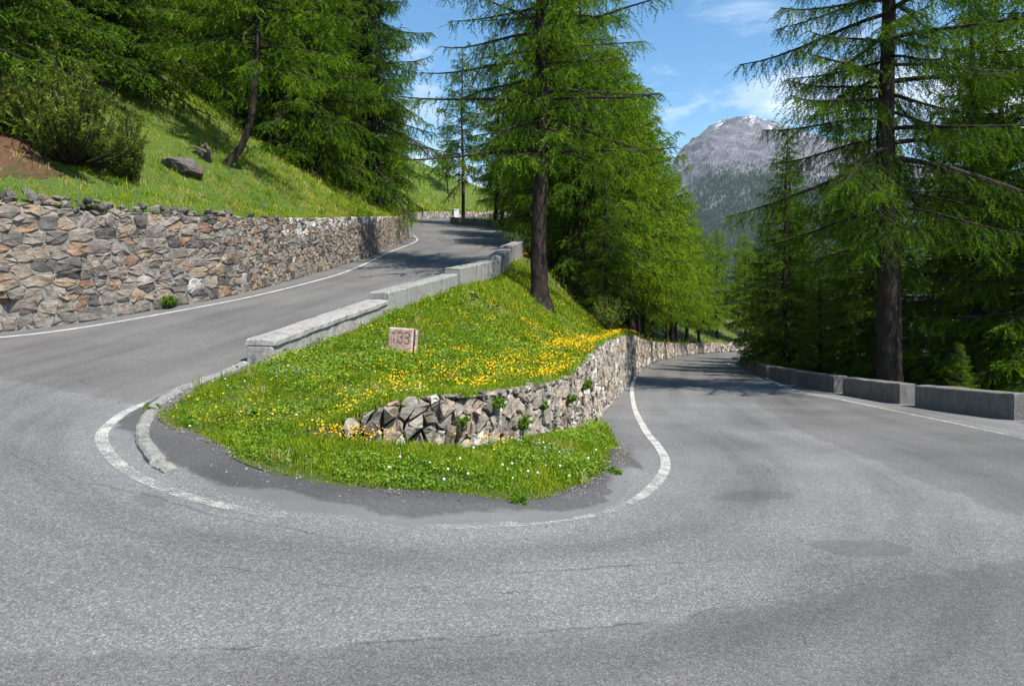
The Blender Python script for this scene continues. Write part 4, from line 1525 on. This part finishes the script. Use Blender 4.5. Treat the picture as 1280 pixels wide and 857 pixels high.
def put_shrub(pr, name, label, loc, s=1.0, cat='shrub', rz=0.0, group=None):
    rt = put(empty(loc, rz), name, label, cat, group)
    rt.scale = (s, s, s)
    put(obj(pr[0]), 'stems', parent=rt)
    put(obj(pr[1]), 'leaves', parent=rt)


sb = shrub(4, .9, 1.4, 46, 'larch', .07, 9)
put_shrub(sb, 'twiggy_shrub', 'brownish twiggy shrub at the foot of the larches by the wall corner', (-9.2, 39.0, float(zhill(-9.2, 39.0))), 1.1)
put_shrub(sb, 'twiggy_shrub', 'twiggy undergrowth shrub beside the thick trunk above the dry stone wall', (3.6, 25.5, float(zisl(3.6, 25.5))), 1.0, rz=2)
put_shrub(sb, 'twiggy_shrub', 'low shrub on the bank among the yellow green larches', (9.2, 47.0, float(zisl(9.2, 47.0))), 1.0, rz=4)
wd = shrub(6, .25, .25, 26, 'herb', .06, 14, 'twig', .5)
p = wf_l(np.array([s_l[np.argmin(np.abs(LW[ist:iend, 0] + 8.3))]]), np.array([.02]), np.array([.14]))[0]
put_shrub(wd, 'weed_tuft', 'single green weed growing at the foot of the mortared wall', tuple(p), 1.0, 'plant')
for (u, v, s, lb) in ((765, 601, .5, 'small weed in the crack of the asphalt shoulder'), (650, 637, .45, 'reddish weed clump at the grass edge in the middle of the bend'), (192, 520, .5, 'dark weed beside the broken kerb')):
    x, y, z = ray(u, v, zroad)
    put_shrub(wd, 'weed_tuft', lb, (x, y, z + .02), s, 'plant', u)


for q, (ss, hh_) in enumerate(((1.3, .34), (1.9, .5), (2.6, .2), (3.3, .42), (4.6, .5), (6.0, .7))):
    pp = wf_d(np.array([ss]), np.array([hh_]), np.array([.08]))[0]
    put_shrub(wd, 'weed_tuft', 'green weed rooted in the joints of the dry stone wall', tuple(pp), .45 + .12 * (q % 3), 'plant', q * 1.3, 'weeds in the dry stone wall')


# broad-leaved plants
def rosette(seed, n, L, mat):
    r = np.random.default_rng(seed)
    V, Fq, Tn, nv = [], [], [], 0
    for i in range(n):
        az = i * 2.4 + r.normal(0, .2)
        el = r.uniform(.15, 1.1)
        l = L * r.uniform(.6, 1.1)
        d = np.array([math.cos(az) * math.cos(el), math.sin(az) * math.cos(el), math.sin(el)])
        sd = np.array([-math.sin(az), math.cos(az), 0])
        for k, (u, w, dr) in enumerate(((0, .05, 0), (.3, .28, .0), (.6, .34, -.06), (.85, .2, -.16), (1, .02, -.26))):
            c = d * l * u + np.array([0, 0, dr * l])
            V += [c - sd * w * l, c + np.array([0, 0, -.05 * l]), c + sd * w * l]
            if k:
                b_ = nv + 3 * k
                Fq += [[b_ - 3, b_ - 2, b_ + 1, b_], [b_ - 2, b_ - 1, b_ + 2, b_ + 1]]
        nv += 15
        Tn += [np.clip(r.normal(.5, .25), 0, 1)] * 15
    return mesh_np('leaves', np.array(V), np.array(Fq), M[mat], {'tint': np.array(Tn)}, True)


ro_pale = rosette(1, 26, .30, 'pale_leaf')
ro_green = rosette(2, 18, .17, 'herb')
put(obj(ro_pale, ray(590, 372, zisland_any)), 'leafy_plant', 'pale broad-leaved plant clump beside the second guard block', 'plant')
for (u, v, s, lb) in ((315, 520, .8, 'dark green broad-leaved rosette in the grass behind the kerb'), (395, 516, .7, 'broad-leaved rosette in the grass between milestone and dry wall end'),
                      (620, 385, 1.0, 'leafy green clump under the pale plant by the guard blocks')):
    x, y, z = ray(u, v, zisland_any)
    o = put(obj(ro_green, (x, y, z + .02)), 'leafy_plant', lb, 'plant')
    o.scale = (s, s, s)

# boulder, stump and dead roots on the slope
x, y, z = ray(228, 215, zhill_ray)
o = put(obj(rock_mesh(r2, 'boulder', .62, .4, .36, M['boulder'], .6, 3, .10), (x, y, z + .12)), 'boulder', 'dark angular boulder lying in the grass slope', 'rock')
o.rotation_euler = (.15, .25, .5)
for (u, v, s_, lb) in ((330, 258, .5, 'small grey stone sunk in the grass just above the mortared wall'), (205, 165, .55, 'small stone half buried high on the open grass slope'), (250, 245, .4, 'little stone in the grass below the boulder')):
    x, y, z = ray(u, v, zhill_ray)
    o = put(obj(rock_mesh(r2, 'rock', .42, .3, .24, M['boulder'], .8, 2, .12), (x, y, z - .02)), 'rock', lb, 'rock')
    o.scale = (s_, s_, s_)
st = put(empty(ray(262, 203, zhill_ray)), 'dead_stump', 'weathered dead stump with bare roots beside the curved larch trunk', 'stump')
rr_ = np.random.default_rng(8)
for k in range(9):
    u = np.linspace(0, 1, 7)
    az = rr_.uniform(2.2, 5.2)
    L = rr_.uniform(.3, .75)
    p = np.outer(u, [math.cos(az) * L, math.sin(az) * L * .5, 0]) + np.cumsum(rr_.normal(0, .05, (7, 3)), 0)
    p[:, 2] += rr_.uniform(.1, .5) * np.sin(u * 2.4) + .05 - .45 * math.cos(az) * L * u
    v, f = tubes([p], [.06 * (1 - .8 * u) + .008], 6)
    put(obj(mesh_np('root', v, f, M['deadwood'], None, True)), 'root', parent=st)
pil = put(empty((-7.3, 88.4, float(zroad(-7.3, 88.4)))), 'wall_pillar', 'small white rendered pillar at the end of the far pale wall', 'pillar')
me_, c = beam((-7.3, 88.2), (-6.7, 88.5), 0, 0, .5, .95, .3, M['white'], r3, 'shaft', .003, 3)
put(obj(me_, (0, 0, 0)), 'shaft', parent=pil)
me_, c = beam((-7.35, 88.1), (-6.65, 88.55), .96, .96, .6, .1, 0, M['white'], r3, 'cap', .003, 3)
put(obj(me_, (0, 0, .96)), 'cap', parent=pil)


# ------------------------------------------------------------------ grass and flowers
def blades(r, P, h, w, tint, lean=.45):
    n = len(P)
    az = r.uniform(0, 6.28, n)
    sd = np.stack([np.cos(az), np.sin(az), 0 * az], 1) * (w / 2)[:, None]
    la = r.uniform(0, 6.28, n)
    lm = np.abs(r.normal(0, lean, n)) * h
    ld = np.stack([np.cos(la) * lm, np.sin(la) * lm, 0 * la], 1)
    up = np.zeros((n, 3))
    up[:, 2] = h
    b0, b1 = P - sd, P + sd
    m0 = P + up * .55 + ld * .35 - sd * .8
    m1 = P + up * .55 + ld * .35 + sd * .8
    tp = P + up * (1 - .25 * np.minimum(1, (lm / h))[:, None]) + ld
    V = np.stack([b0, b1, m0, m1, tp], 1).reshape(-1, 3)
    i = np.arange(n)[:, None] * 5
    Fq = np.concatenate([np.concatenate([i, i + 1, i + 3], 1), np.concatenate([i, i + 3, i + 2], 1), np.concatenate([i + 2, i + 3, i + 4], 1)], 0)
    return V, Fq, np.repeat(tint, 5)


def leaves(r, P, size, tint, up=1.0):
    n = len(P)
    nrm = unit(r.normal(0, .6, (n, 3)) + np.array([0, 0, up]))
    a = unit(np.cross(nrm, r.normal(0, 1, (n, 3))))
    b = np.cross(nrm, a)
    s = size[:, None]
    V = np.stack([P - a * s, P + b * s * .55, P + a * s, P - b * s * .55], 1).reshape(-1, 3)
    i = np.arange(n)[:, None] * 4
    return V, np.concatenate([i, i + 1, i + 2, i + 3], 1), np.repeat(tint, 4)


def merge(parts):
    V, Fq, T_, nv = [], [], [], 0
    for v, f, t_ in parts:
        V.append(v)
        Fq.append(f + nv)
        T_.append(t_)
        nv += len(v)
    return np.vstack(V), np.vstack(Fq), np.concatenate(T_)


rg = np.random.default_rng(42)


def island_pts(n, y0, y1, pw=1.0, edge=.04):
    k = rg.random(n)
    y = y0 + (y1 - y0) * k**pw
    lo = xi_l(y)
    hi = np.where(y < 14.3, np.maximum(xi_r(y), x_w(y)), x_w(y))
    # keep an even density over the width
    wd_ = hi - lo
    keep = rg.random(n) < wd_ / wd_.max()
    y, lo, hi = y[keep], lo[keep], hi[keep]
    x = lo + (hi - lo) * rg.random(len(y))
    jit = rg.normal(0, edge, len(y))
    x = x + np.where((x - lo < .15) | (hi - x < .15), jit, 0)
    ok = (x < x_w(y)) | (x > x_w(y) + .16) | (y < YW)
    x, y = x[ok], y[ok]
    return x, y, zisland_any(x, y)


def bare(x, y, s=1.1, seed=61):
    return fbm(x * s, y * s, 4, seed)


parts, herbs = [], []
for n, y0, y1, h, w in ((92000, 5.9, 10.2, (.035, .11), (.006, .011)), (62000, 10.2, 16, (.05, .15), (.008, .016)),
                        (36000, 16, 30, (.10, .24), (.018, .034)), (18000, 30, 79, (.15, .38), (.045, .08))):
    x, y, z = island_pts(n, y0, y1)
    bz_ = bare(x, y)
    front = sstep(7.4, 6.0, y)
    keep = rg.random(len(x)) > sstep(.06, .20, bz_ + .10 * front) * .9
    x, y, z, bz_ = x[keep], y[keep], z[keep], bz_[keep]
    cl = fbm(x * .7, y * .7, 3, 17)
    cl2 = fbm(x * 3.1, y * 3.1, 3, 37)
    hh = rg.uniform(*h, len(x)) * (.9 + 1.1 * cl + 1.3 * cl2)
    ww = rg.uniform(*w, len(x))
    if y0 < 16:
        ed_ = dist_line(x, y, front_edge)
        hh = hh * (.35 + .65 * sstep(.02, .4, ed_))
        kp = ed_ > .22 * np.maximum(fbm(x * 2.2, y * 2.2, 3, 23) + .12, 0)
        x, y, z, bz_, cl, cl2, hh, ww = [q[kp] for q in (x, y, z, bz_, cl, cl2, hh, ww)]
    tint = np.clip(.42 + .75 * cl2 + .45 * cl + rg.normal(0, .16, len(x)) + .25 * sstep(.02, .2, bz_), .0, .86)
    straw = rg.random(len(x)) < .035 + .10 * sstep(.02, .16, bz_)
    tint[straw] = rg.uniform(.88, 1, straw.sum())
    parts.append(blades(rg, np.stack([x, y, z - .01], 1), np.maximum(hh, .02), ww, tint))
cx, cy, cz = island_pts(420, 6.6, 22)
nb_ = 22
px = np.repeat(cx, nb_) + rg.normal(0, .045, len(cx) * nb_)
py = np.repeat(cy, nb_) + rg.normal(0, .045, len(cx) * nb_)
ct = np.repeat(rg.choice([.25, .4, .6, .95], len(cx), p=[.25, .3, .2, .25]), nb_)
hs_ = np.repeat(rg.uniform(.10, .24, len(cx)), nb_) * rg.uniform(.6, 1.2, len(px))
parts.append(blades(rg, np.stack([px, py, zisland_any(px, py) - .01], 1), hs_, rg.uniform(.004, .008, len(px)) * (1 + .05 * py), np.clip(ct + rg.normal(0, .06, len(px)), 0, 1), .55))
v, f, t_ = merge(parts)
put(obj(mesh_np('island_grass', v, f, M['grass'], {'tint': t_})), 'island_grass', 'fresh green meadow grass covering the island and the bank between the roads', 'grass', kind='stuff')
for n, y0, y1, s in ((70000, 5.9, 10.2, (.007, .024)), (46000, 10.2, 17, (.012, .034)), (10000, 17, 30, (.03, .06))):
    x, y, z = island_pts(n, y0, y1)
    cl = fbm(x * 1.5, y * 1.5, 3, 91)
    if y0 < 16:
        cl = cl - .35 * sstep(.3, .0, dist_line(x, y, front_edge))
    keep = cl > rg.normal(-.02, .10, len(x))
    x, y, z, cl = x[keep], y[keep], z[keep], cl[keep]
    hgt = rg.uniform(.02, .11, len(x)) * (.6 + 2.2 * np.maximum(cl, 0)) * (1 + (y > 10.2) * .5)
    herbs.append(leaves(rg, np.stack([x, y, z + hgt], 1), rg.uniform(*s, len(x)), np.clip(.5 + cl * 1.2 + rg.normal(0, .2, len(x)), 0, 1)))
v, f, t_ = merge(herbs)
put(obj(mesh_np('meadow_herbs', v, f, M['herb'], {'tint': t_})), 'meadow_herbs', 'low broad-leaved herbs growing through the island grass', 'herbs', kind='stuff')


def flower_heads(P, size, tint, k=6):
    n = len(P)
    nrm = unit(rg.normal(0, .35, (n, 3)) + np.array([.1, -.25, 1.0]))
    a = unit(np.cross(nrm, rg.normal(0, 1, (n, 3))))
    b = np.cross(nrm, a)
    an_ = np.linspace(0, 2 * math.pi, k, endpoint=False)
    rad_ = np.where(np.arange(k) % 2, .72, 1.0)
    V = P[:, None, :] + size[:, None, None] * rad_[None, :, None] * (a[:, None, :] * np.cos(an_)[None, :, None] + b[:, None, :] * np.sin(an_)[None, :, None])
    f = np.arange(n)[:, None] * k + np.arange(k)[None, :]
    return V.reshape(-1, 3), f, np.repeat(tint, k)


# yellow flowers: a band along the top of the dry wall, drifts up the bank
x, y, z = island_pts(150000, 7.2, 40, 1.5)
up_side = (x < x_w(y)) & (y > YW)
dw = np.where(y > YW, x_w(y) - x, 9)
nz = fbm(x * .75, y * .75, 4, 71)
nz2 = fbm(x * 2.6, y * 2.6, 3, 72)
band = np.exp(-np.maximum(dw, 0) / (.6 + .05 * y)) * (y > YW) * (.35 + .65 * sstep(24, 13, y))
drift = sstep(.0, .22, nz) * sstep(-4.2, -1.0, x - (y - 10) * .12) * sstep(7.6, 9.5, y)
spot = np.exp(-((x + 1.75)**2 + (y - 7.3)**2) / .10) + .8 * np.exp(-((x + .25)**2 + (y - 7.75)**2) / .03) + .5 * np.exp(-((x + 3.55)**2 + (y - 10.7)**2) / .10)
pr_ = np.clip(band * 1.25 * sstep(-.12, .2, nz2 + nz * .6) + drift * .8 * sstep(.0, .24, nz2), 0, 1) * up_side * sstep(40, 30, y) * .5 + spot * .4 + .0022 * (y < 14)
keep = rg.random(len(x)) < pr_
x, y, z = x[keep], y[keep], z[keep]
hgt = rg.uniform(.07, .19, len(x)) + .004 * y
v, f, t_ = flower_heads(np.stack([x, y, z + hgt], 1), rg.uniform(.006, .0155, len(x)) * (1 + .03 * np.maximum(y - 9, 0)), rg.random(len(x)))
print('yellow', len(x))
put(obj(mesh_np('yellow_flowers', v, f, M['yellow'], {'tint': t_})), 'yellow_flowers', 'drifts of small yellow meadow flowers above the dry stone wall', 'flowers', kind='stuff')
x, y, z = island_pts(190, 6.2, 12)
v, f, t_ = flower_heads(np.stack([x, y, z + rg.uniform(.05, .13, len(x))], 1), rg.uniform(.007, .014, len(x)), rg.random(len(x)))
put(obj(mesh_np('white_flowers', v, f, M['petal'], {'tint': t_})), 'white_flowers', 'tiny white flowers scattered thinly through the island grass', 'flowers', kind='stuff')
x = np.concatenate([rg.normal(-3.15, .22, 60), rg.normal(.4, .25, 40)])
y = np.concatenate([rg.normal(9.9, .25, 60), rg.normal(8.0, .2, 40)])
v, f, t_ = flower_heads(np.stack([x, y, zisland_any(x, y) + rg.uniform(.06, .13, 100)], 1), rg.uniform(.008, .012, 100), rg.random(100))
put(obj(mesh_np('blue_flowers', v, f, M['blue'], {'tint': t_})), 'blue_flowers', 'small patches of pale blue flowers in the island grass', 'flowers', kind='stuff')

# dandelion clocks, each its own thing
bmx = bmesh.new()
bmesh.ops.create_icosphere(bmx, subdivisions=1, radius=.014)
hv = np.array([q.co[:] for q in bmx.verts])
hf = np.array([[q.index for q in fc.verts] for fc in bmx.faces])
bmx.free()
head_me = mesh_np('seed_head', hv + np.array([0, 0, .15]), hf, M['petal'], {'tint': np.full(len(hv), .8)}, True)
sv, sf = tubes([np.array([[0, 0, -.02], [.004, 0, .07], [0, 0, .14]])], [np.array([.003, .0025, .002])], 4)
stem_me = mesh_np('stem', sv, sf, M['herb'], {'tint': np.full(len(sv), .6)})
for (u, v) in ((405, 434), (470, 438), (478, 446), (530, 448), (560, 606), (585, 612), (592, 577), (640, 598), (628, 600), (660, 608), (672, 610), (700, 600), (555, 620), (575, 592), (486, 604), (500, 590), (745, 578), (735, 590), (360, 470), (350, 440)):
    x, y, z = ray(u, v, zisland_any)
    rt = put(empty((x, y, z)), 'dandelion', 'white dandelion clock on a thin stalk in the island grass', 'flower', 'dandelion clocks in the grass')
    put(obj(stem_me), 'stem', parent=rt)
    put(obj(head_me), 'seed_head', parent=rt)

# hillside grass
parts = []
for n, y0, y1, dmax, h, w in ((64000, 11, 30, 15, (.05, .15), (.012, .024)), (28000, 28, 58, 20, (.10, .26), (.035, .06)), (14000, 56, 102, 22, (.2, .5), (.07, .12))):
    y = rg.uniform(y0, y1, n)
    D = dmax * rg.random(n)**1.5
    x = x_lw(y) - np.where(y < 15, .34, .22) - D
    cl = fbm(x * .35, y * .35, 4, 51)
    cl2 = fbm(x * 1.6, y * 1.6, 3, 52)
    red = np.exp(-((x + 11.6)**2 / 1.8 + (y - 15.6)**2 / 1.6))
    keep = rg.random(n) > sstep(.10, .25, bare(x, y, .5, 88)) * .6 + red * .5
    x, y, cl, cl2 = x[keep], y[keep], cl[keep], cl2[keep]
    z = zhill(x, y)
    tint = np.clip(.50 + .9 * cl + .6 * cl2 + rg.normal(0, .15, len(x)), .0, .86)
    straw = rg.random(len(x)) < .05 + .45 * sstep(.06, .20, cl2 + .3 * cl)
    tint[straw] = rg.uniform(.87, 1, straw.sum())
    parts.append(blades(rg, np.stack([x, y, z - .02], 1), rg.uniform(*h, len(x)) * (1 + cl2), rg.uniform(*w, len(x)), tint))
cx = rg.uniform(12, 44, 700)
cD = 13 * rg.random(700)**1.2
nb_ = 26
py = np.repeat(cx, nb_) + rg.normal(0, .10, 700 * nb_)
px = np.repeat(x_lw(cx) - .5 - cD, nb_) + rg.normal(0, .10, 700 * nb_)
ok_ = px < x_lw(py) - .35
px, py = px[ok_], py[ok_]
ct = np.repeat(rg.choice([.12, .3, .6, .93], 700, p=[.3, .25, .15, .3]), nb_)[ok_]
parts.append(blades(rg, np.stack([px, py, zhill(px, py) - .02], 1), rg.uniform(.10, .30, len(px)), rg.uniform(.012, .022, len(px)), np.clip(ct + rg.normal(0, .06, len(px)), 0, 1), .7))
# verge beyond the right hand blocks and the forest edge
y = rg.uniform(12, 70, 14000)
x = x_b(y) + .4 + rg.random(14000)**1.6 * 5
keep = rg.random(14000) < .45 + 1.5 * fbm(x * .5, y * .5, 3, 14)
x, y = x[keep], y[keep]
parts.append(blades(rg, np.stack([x, y, zright(x, y) - .02], 1), rg.uniform(.15, .5, len(x)), rg.uniform(.03, .06, len(x)), np.clip(rg.normal(.35, .2, len(x)), 0, .8)))
v, f, t_ = merge(parts)
put(obj(mesh_np('hillside_grass', v, f, M['grass'], {'tint': t_})), 'hillside_grass', 'bright tufted grass of the hillside and the roadside verges', 'grass', kind='stuff')
# patch of red earth at the forest edge
yy = np.linspace(13.6, 17.8, 60)[:, None]
uu = np.linspace(0, 1, 50)[None, :]
Xg = -14.6 + 4.6 * uu + 0 * yy
Yg = np.broadcast_to(yy, Xg.shape)
rd = (Xg + 12.1)**2 / 3.4 + (Yg - 15.7)**2 / 2.0
Zg = zhill(np.minimum(Xg, x_lw(Yg) - .3), Yg) + .06 - .5 * sstep(.55, 1.0, rd + 1.2 * fbm(Xg * 1.1, Yg * 1.1, 4, 66)) - np.where(Xg > x_lw(Yg) - .45, 1.5, 0)
sheet('red_earth', Xg, Yg, Zg, M['redearth'], True)


# ------------------------------------------------------------------ mountain
def m_mountain():
    m, t, p = newmat('mountain_rock')
    co = worldpos(t)
    sep = nd(t, 'ShaderNodeSeparateXYZ', {0: co})
    z = sep.outputs[2]
    n1 = noise(t, co, .004, 9, .68)
    n2 = noise(t, co, .02, 8, .7)
    mp = nd(t, 'ShaderNodeMapping', {'Vector': co, 'Scale': (.012, .012, .005), 'Rotation': (.35, .75, 0)}).outputs[0]
    n3 = noise(t, mp, 1.0, 8, .72)
    rock = ramp(t, n3, [(.3, (.055, .055, .065)), (.5, (.13, .13, .142)), (.7, (.26, .26, .275))])
    rock = mixc(t, 1.0, rock, ramp(t, n2, [(.3, .7), (.7, 1.25)]), 'MULTIPLY')
    wood = mixc(t, n2, (.014, .030, .016), (.034, .058, .026))
    tree = mth(t, 'ADD', mth(t, 'MULTIPLY', z, -.0024), mth(t, 'MULTIPLY', n1, 1.8))
    f = ramp(t, tree, [(.10, 0.0), (.22, 1.0)])
    scree = ramp(t, n3, [(.60, 0.0), (.66, 1.0)])
    wood = mixc(t, mth(t, 'MULTIPLY', scree, .8), wood, (.33, .32, .30))
    c = mixc(t, f, rock, wood)
    sn = mth(t, 'ADD', mth(t, 'MULTIPLY', z, .00075), mth(t, 'ADD', mth(t, 'MULTIPLY', n3, .65), mth(t, 'MULTIPLY', n2, .65)))
    sf_ = ramp(t, sn, [(1.10, 0.0), (1.16, 1.0)]) if False else mth(t, 'MULTIPLY', mth(t, 'SUBTRACT', sn, 1.20), 9.0, clamp=True)
    c = mixc(t, sf_, c, (.82, .84, .87))
    t.links.new(c, p.inputs['Base Color'])
    bump(t, p, mth(t, 'ADD', n3, n2), 1.0, 18.0)
    p.inputs['Roughness'].default_value = .95
    return m


ridge_u = pchip([300, 620, 745, 825, 852, 873, 888, 900, 918, 938, 970, 1020, 1080, 1160, 1300, 1600],
                [330, 330, 290, 226, 186, 168, 156, 150, 146, 149, 157, 170, 182, 215, 260, 320])
mid_u = pchip([300, 840, 880, 920, 960, 1000, 1100, 1600], [340, 300, 262, 238, 225, 215, 230, 330])
nu, nr_ = 320, 150
ug = np.concatenate([np.linspace(560, 815, 40), np.linspace(818, 1060, 230), np.linspace(1066, 1420, 50)])[None, :]
rg_ = np.linspace(850, 3700, nr_)[:, None]
az = np.arctan((ug - CU) / F_PX)
Xg = rg_ * np.tan(az)
Yg = np.broadcast_to(rg_, Xg.shape)
zr = EYE + (HV - ridge_u(ug)) / F_PX * 3200
zm = EYE + (HV - mid_u(ug)) / F_PX * 2100
k1 = np.clip((Yg - 850) / (2100 - 850), 0, 1)
k2 = np.clip((Yg - 2100) / (3200 - 2100), 0, 1)
Zg = np.where(Yg < 2100, -245 + (zm + 245) * k1**1.25, zm + (zr - zm) * k2**.95)
Zg = np.where(Yg > 3200, zr - (Yg - 3200) * .9, Zg)
rid = 0
for o_ in range(5):
    fq = .0022 * 2**o_
    rid = rid + (1 - np.abs(2 * vnoise(Xg * fq * 1.3 + Yg * fq * .25, Yg * fq * .7, 100 + o_) - 1)) * .5**o_
rid = rid / 1.94 - .62
rid2 = 0
for o_ in range(4):
    fq = .008 * 2**o_
    rid2 = rid2 + (1 - np.abs(2 * vnoise(Xg * fq * .9 + Zg * fq * .9, Xg * fq * .35 + Yg * fq * .5 - Zg * fq * .7, 140 + o_) - 1)) * .55**o_
rid2 = rid2 / 2.02 - .6
Zg = Zg + rid * (40 + 190 * k2 * (1 - .75 * sstep(2900, 3200, Yg))) * (.35 + .65 * k1)
Zg = Zg + (fbm(Xg * .012, Yg * .012, 4, 121) * 30 + rid2 * 80) * sstep(1600, 2500, Yg) * (1 - .55 * sstep(3000, 3200, Yg))
sheet('mountain', Xg, Yg, Zg, m_mountain(), smooth=False)
# the far wood on its flank
rm = np.random.default_rng(77)
n = 20000
iy = rm.integers(2, int(nr_ * .52), n)
ix = rm.integers(36, 262, n)
fx, fy = rm.random(n), rm.random(n)


def bil(G):
    return (G[iy, ix] * (1 - fx) * (1 - fy) + G[iy, ix + 1] * fx * (1 - fy) + G[iy + 1, ix] * (1 - fx) * fy + G[iy + 1, ix + 1] * fx * fy)


px_, py_, pz_ = bil(Xg), bil(Yg), bil(Zg)
keep = rm.random(n) < sstep(400, 290, pz_) * sstep(-.16, .06, fbm(px_ * .006, py_ * .006, 4, 55) + .05)
px_, py_, pz_ = px_[keep], py_[keep], pz_[keep]
n = len(px_)
hh = rm.uniform(6, 13, n)
rr = hh * rm.uniform(.16, .26, n)
ka = np.linspace(0, 2 * math.pi, 5, endpoint=False)
ring = np.stack([px_[:, None] + rr[:, None] * np.cos(ka), py_[:, None] + rr[:, None] * np.sin(ka), np.repeat(pz_[:, None] - 1, 5, 1)], -1)
apex = np.stack([px_, py_, pz_ + hh], 1)[:, None, :]
V = np.concatenate([ring, apex], 1).reshape(-1, 3)
i = np.arange(n)[:, None] * 6
Fq = np.concatenate([np.concatenate([i + a, i + (a + 1) % 5, i + 5], 1) for a in range(5)], 0)
M['farwood'] = m_leaf('far_wood', [(0, (.009, .022, .012)), (1, (.026, .046, .02))], .05, 0)
put(obj(mesh_np('far_forest', V, Fq, M['farwood'], {'tint': np.repeat(rm.random(n), 6)})), 'far_forest', 'dark distant conifer forest on the mountain flank', 'forest', kind='stuff')
print('far trees', n)

# ------------------------------------------------------------------ grit along the turf edge
rgv = np.random.default_rng(64)
n = 5200
k = rgv.integers(0, len(front_edge) - 1, n)
base_p = front_edge[k] + (front_edge[k + 1] - front_edge[k]) * rgv.random((n, 1))
off = rgv.normal(0, 1, (n, 2)) * (.05 + .16 * rgv.random((n, 1))**2)
gp = base_p + off
wide = rgv.random(n) < .18
gp[wide] = base_p[wide] + rgv.normal(0, .5, (wide.sum(), 2))
ok = sd_poly(gp[:, 0], gp[:, 1], front_edge) < .12
gp = gp[ok]
n = len(gp)
gz_ = zroad(gp[:, 0], gp[:, 1]) + berm_at(gp[:, 0], gp[:, 1])
tet = np.array([(1, 0, -.2), (-.5, .87, -.2), (-.5, -.87, -.2), (0, 0, .8)])
sz_g = rgv.uniform(.003, .010, n) * (1 + 1.2 * (rgv.random(n) < .05))
an_ = rgv.uniform(0, 6.28, n)
ca_, sa_ = np.cos(an_), np.sin(an_)
tv_ = np.repeat(tet[None], n, 0) * rgv.uniform(.6, 1.3, (n, 4, 1))
rx = tv_[..., 0] * ca_[:, None] - tv_[..., 1] * sa_[:, None]
ry = tv_[..., 0] * sa_[:, None] + tv_[..., 1] * ca_[:, None]
V = np.stack([gp[:, 0, None] + rx * sz_g[:, None], gp[:, 1, None] + ry * sz_g[:, None], gz_[:, None] + tv_[..., 2] * sz_g[:, None]], -1).reshape(-1, 3)
i = np.arange(n)[:, None] * 4
Fq = np.concatenate([np.concatenate([i + a, i + b_, i + c_], 1) for a, b_, c_ in ((0, 1, 3), (1, 2, 3), (2, 0, 3))], 0)
put(obj(mesh_np('grit', V, Fq, M['drystone'], {'tint': np.repeat(rgv.random(n) * .6, 4)})), 'grit', 'loose grit and crumbs of stone along the turf edge', 'gravel', kind='stuff')

# ------------------------------------------------------------------ haze
hz = bpy.data.materials.new('haze_air')
hz.use_nodes = True
t = hz.node_tree
t.nodes.remove(t.nodes['Principled BSDF'])
pv = nd(t, 'ShaderNodeVolumePrincipled', {'Color': (.80, .88, 1.0, 1), 'Density': .00005, 'Anisotropy': .2})
t.links.new(pv.outputs[0], t.nodes['Material Output'].inputs['Volume'])
bm = bmesh.new()
bmesh.ops.create_cube(bm, size=1)
for v in bm.verts:
    v.co = Vector((v.co.x * 12600, v.co.y * 12600, 900 if v.co.z > 0 else -232))
me_ = bpy.data.meshes.new('haze')
bm.to_mesh(me_)
bm.free()
me_.materials.append(hz)
put(obj(me_), 'haze', 'thin pale mountain air', 'haze', kind='stuff')
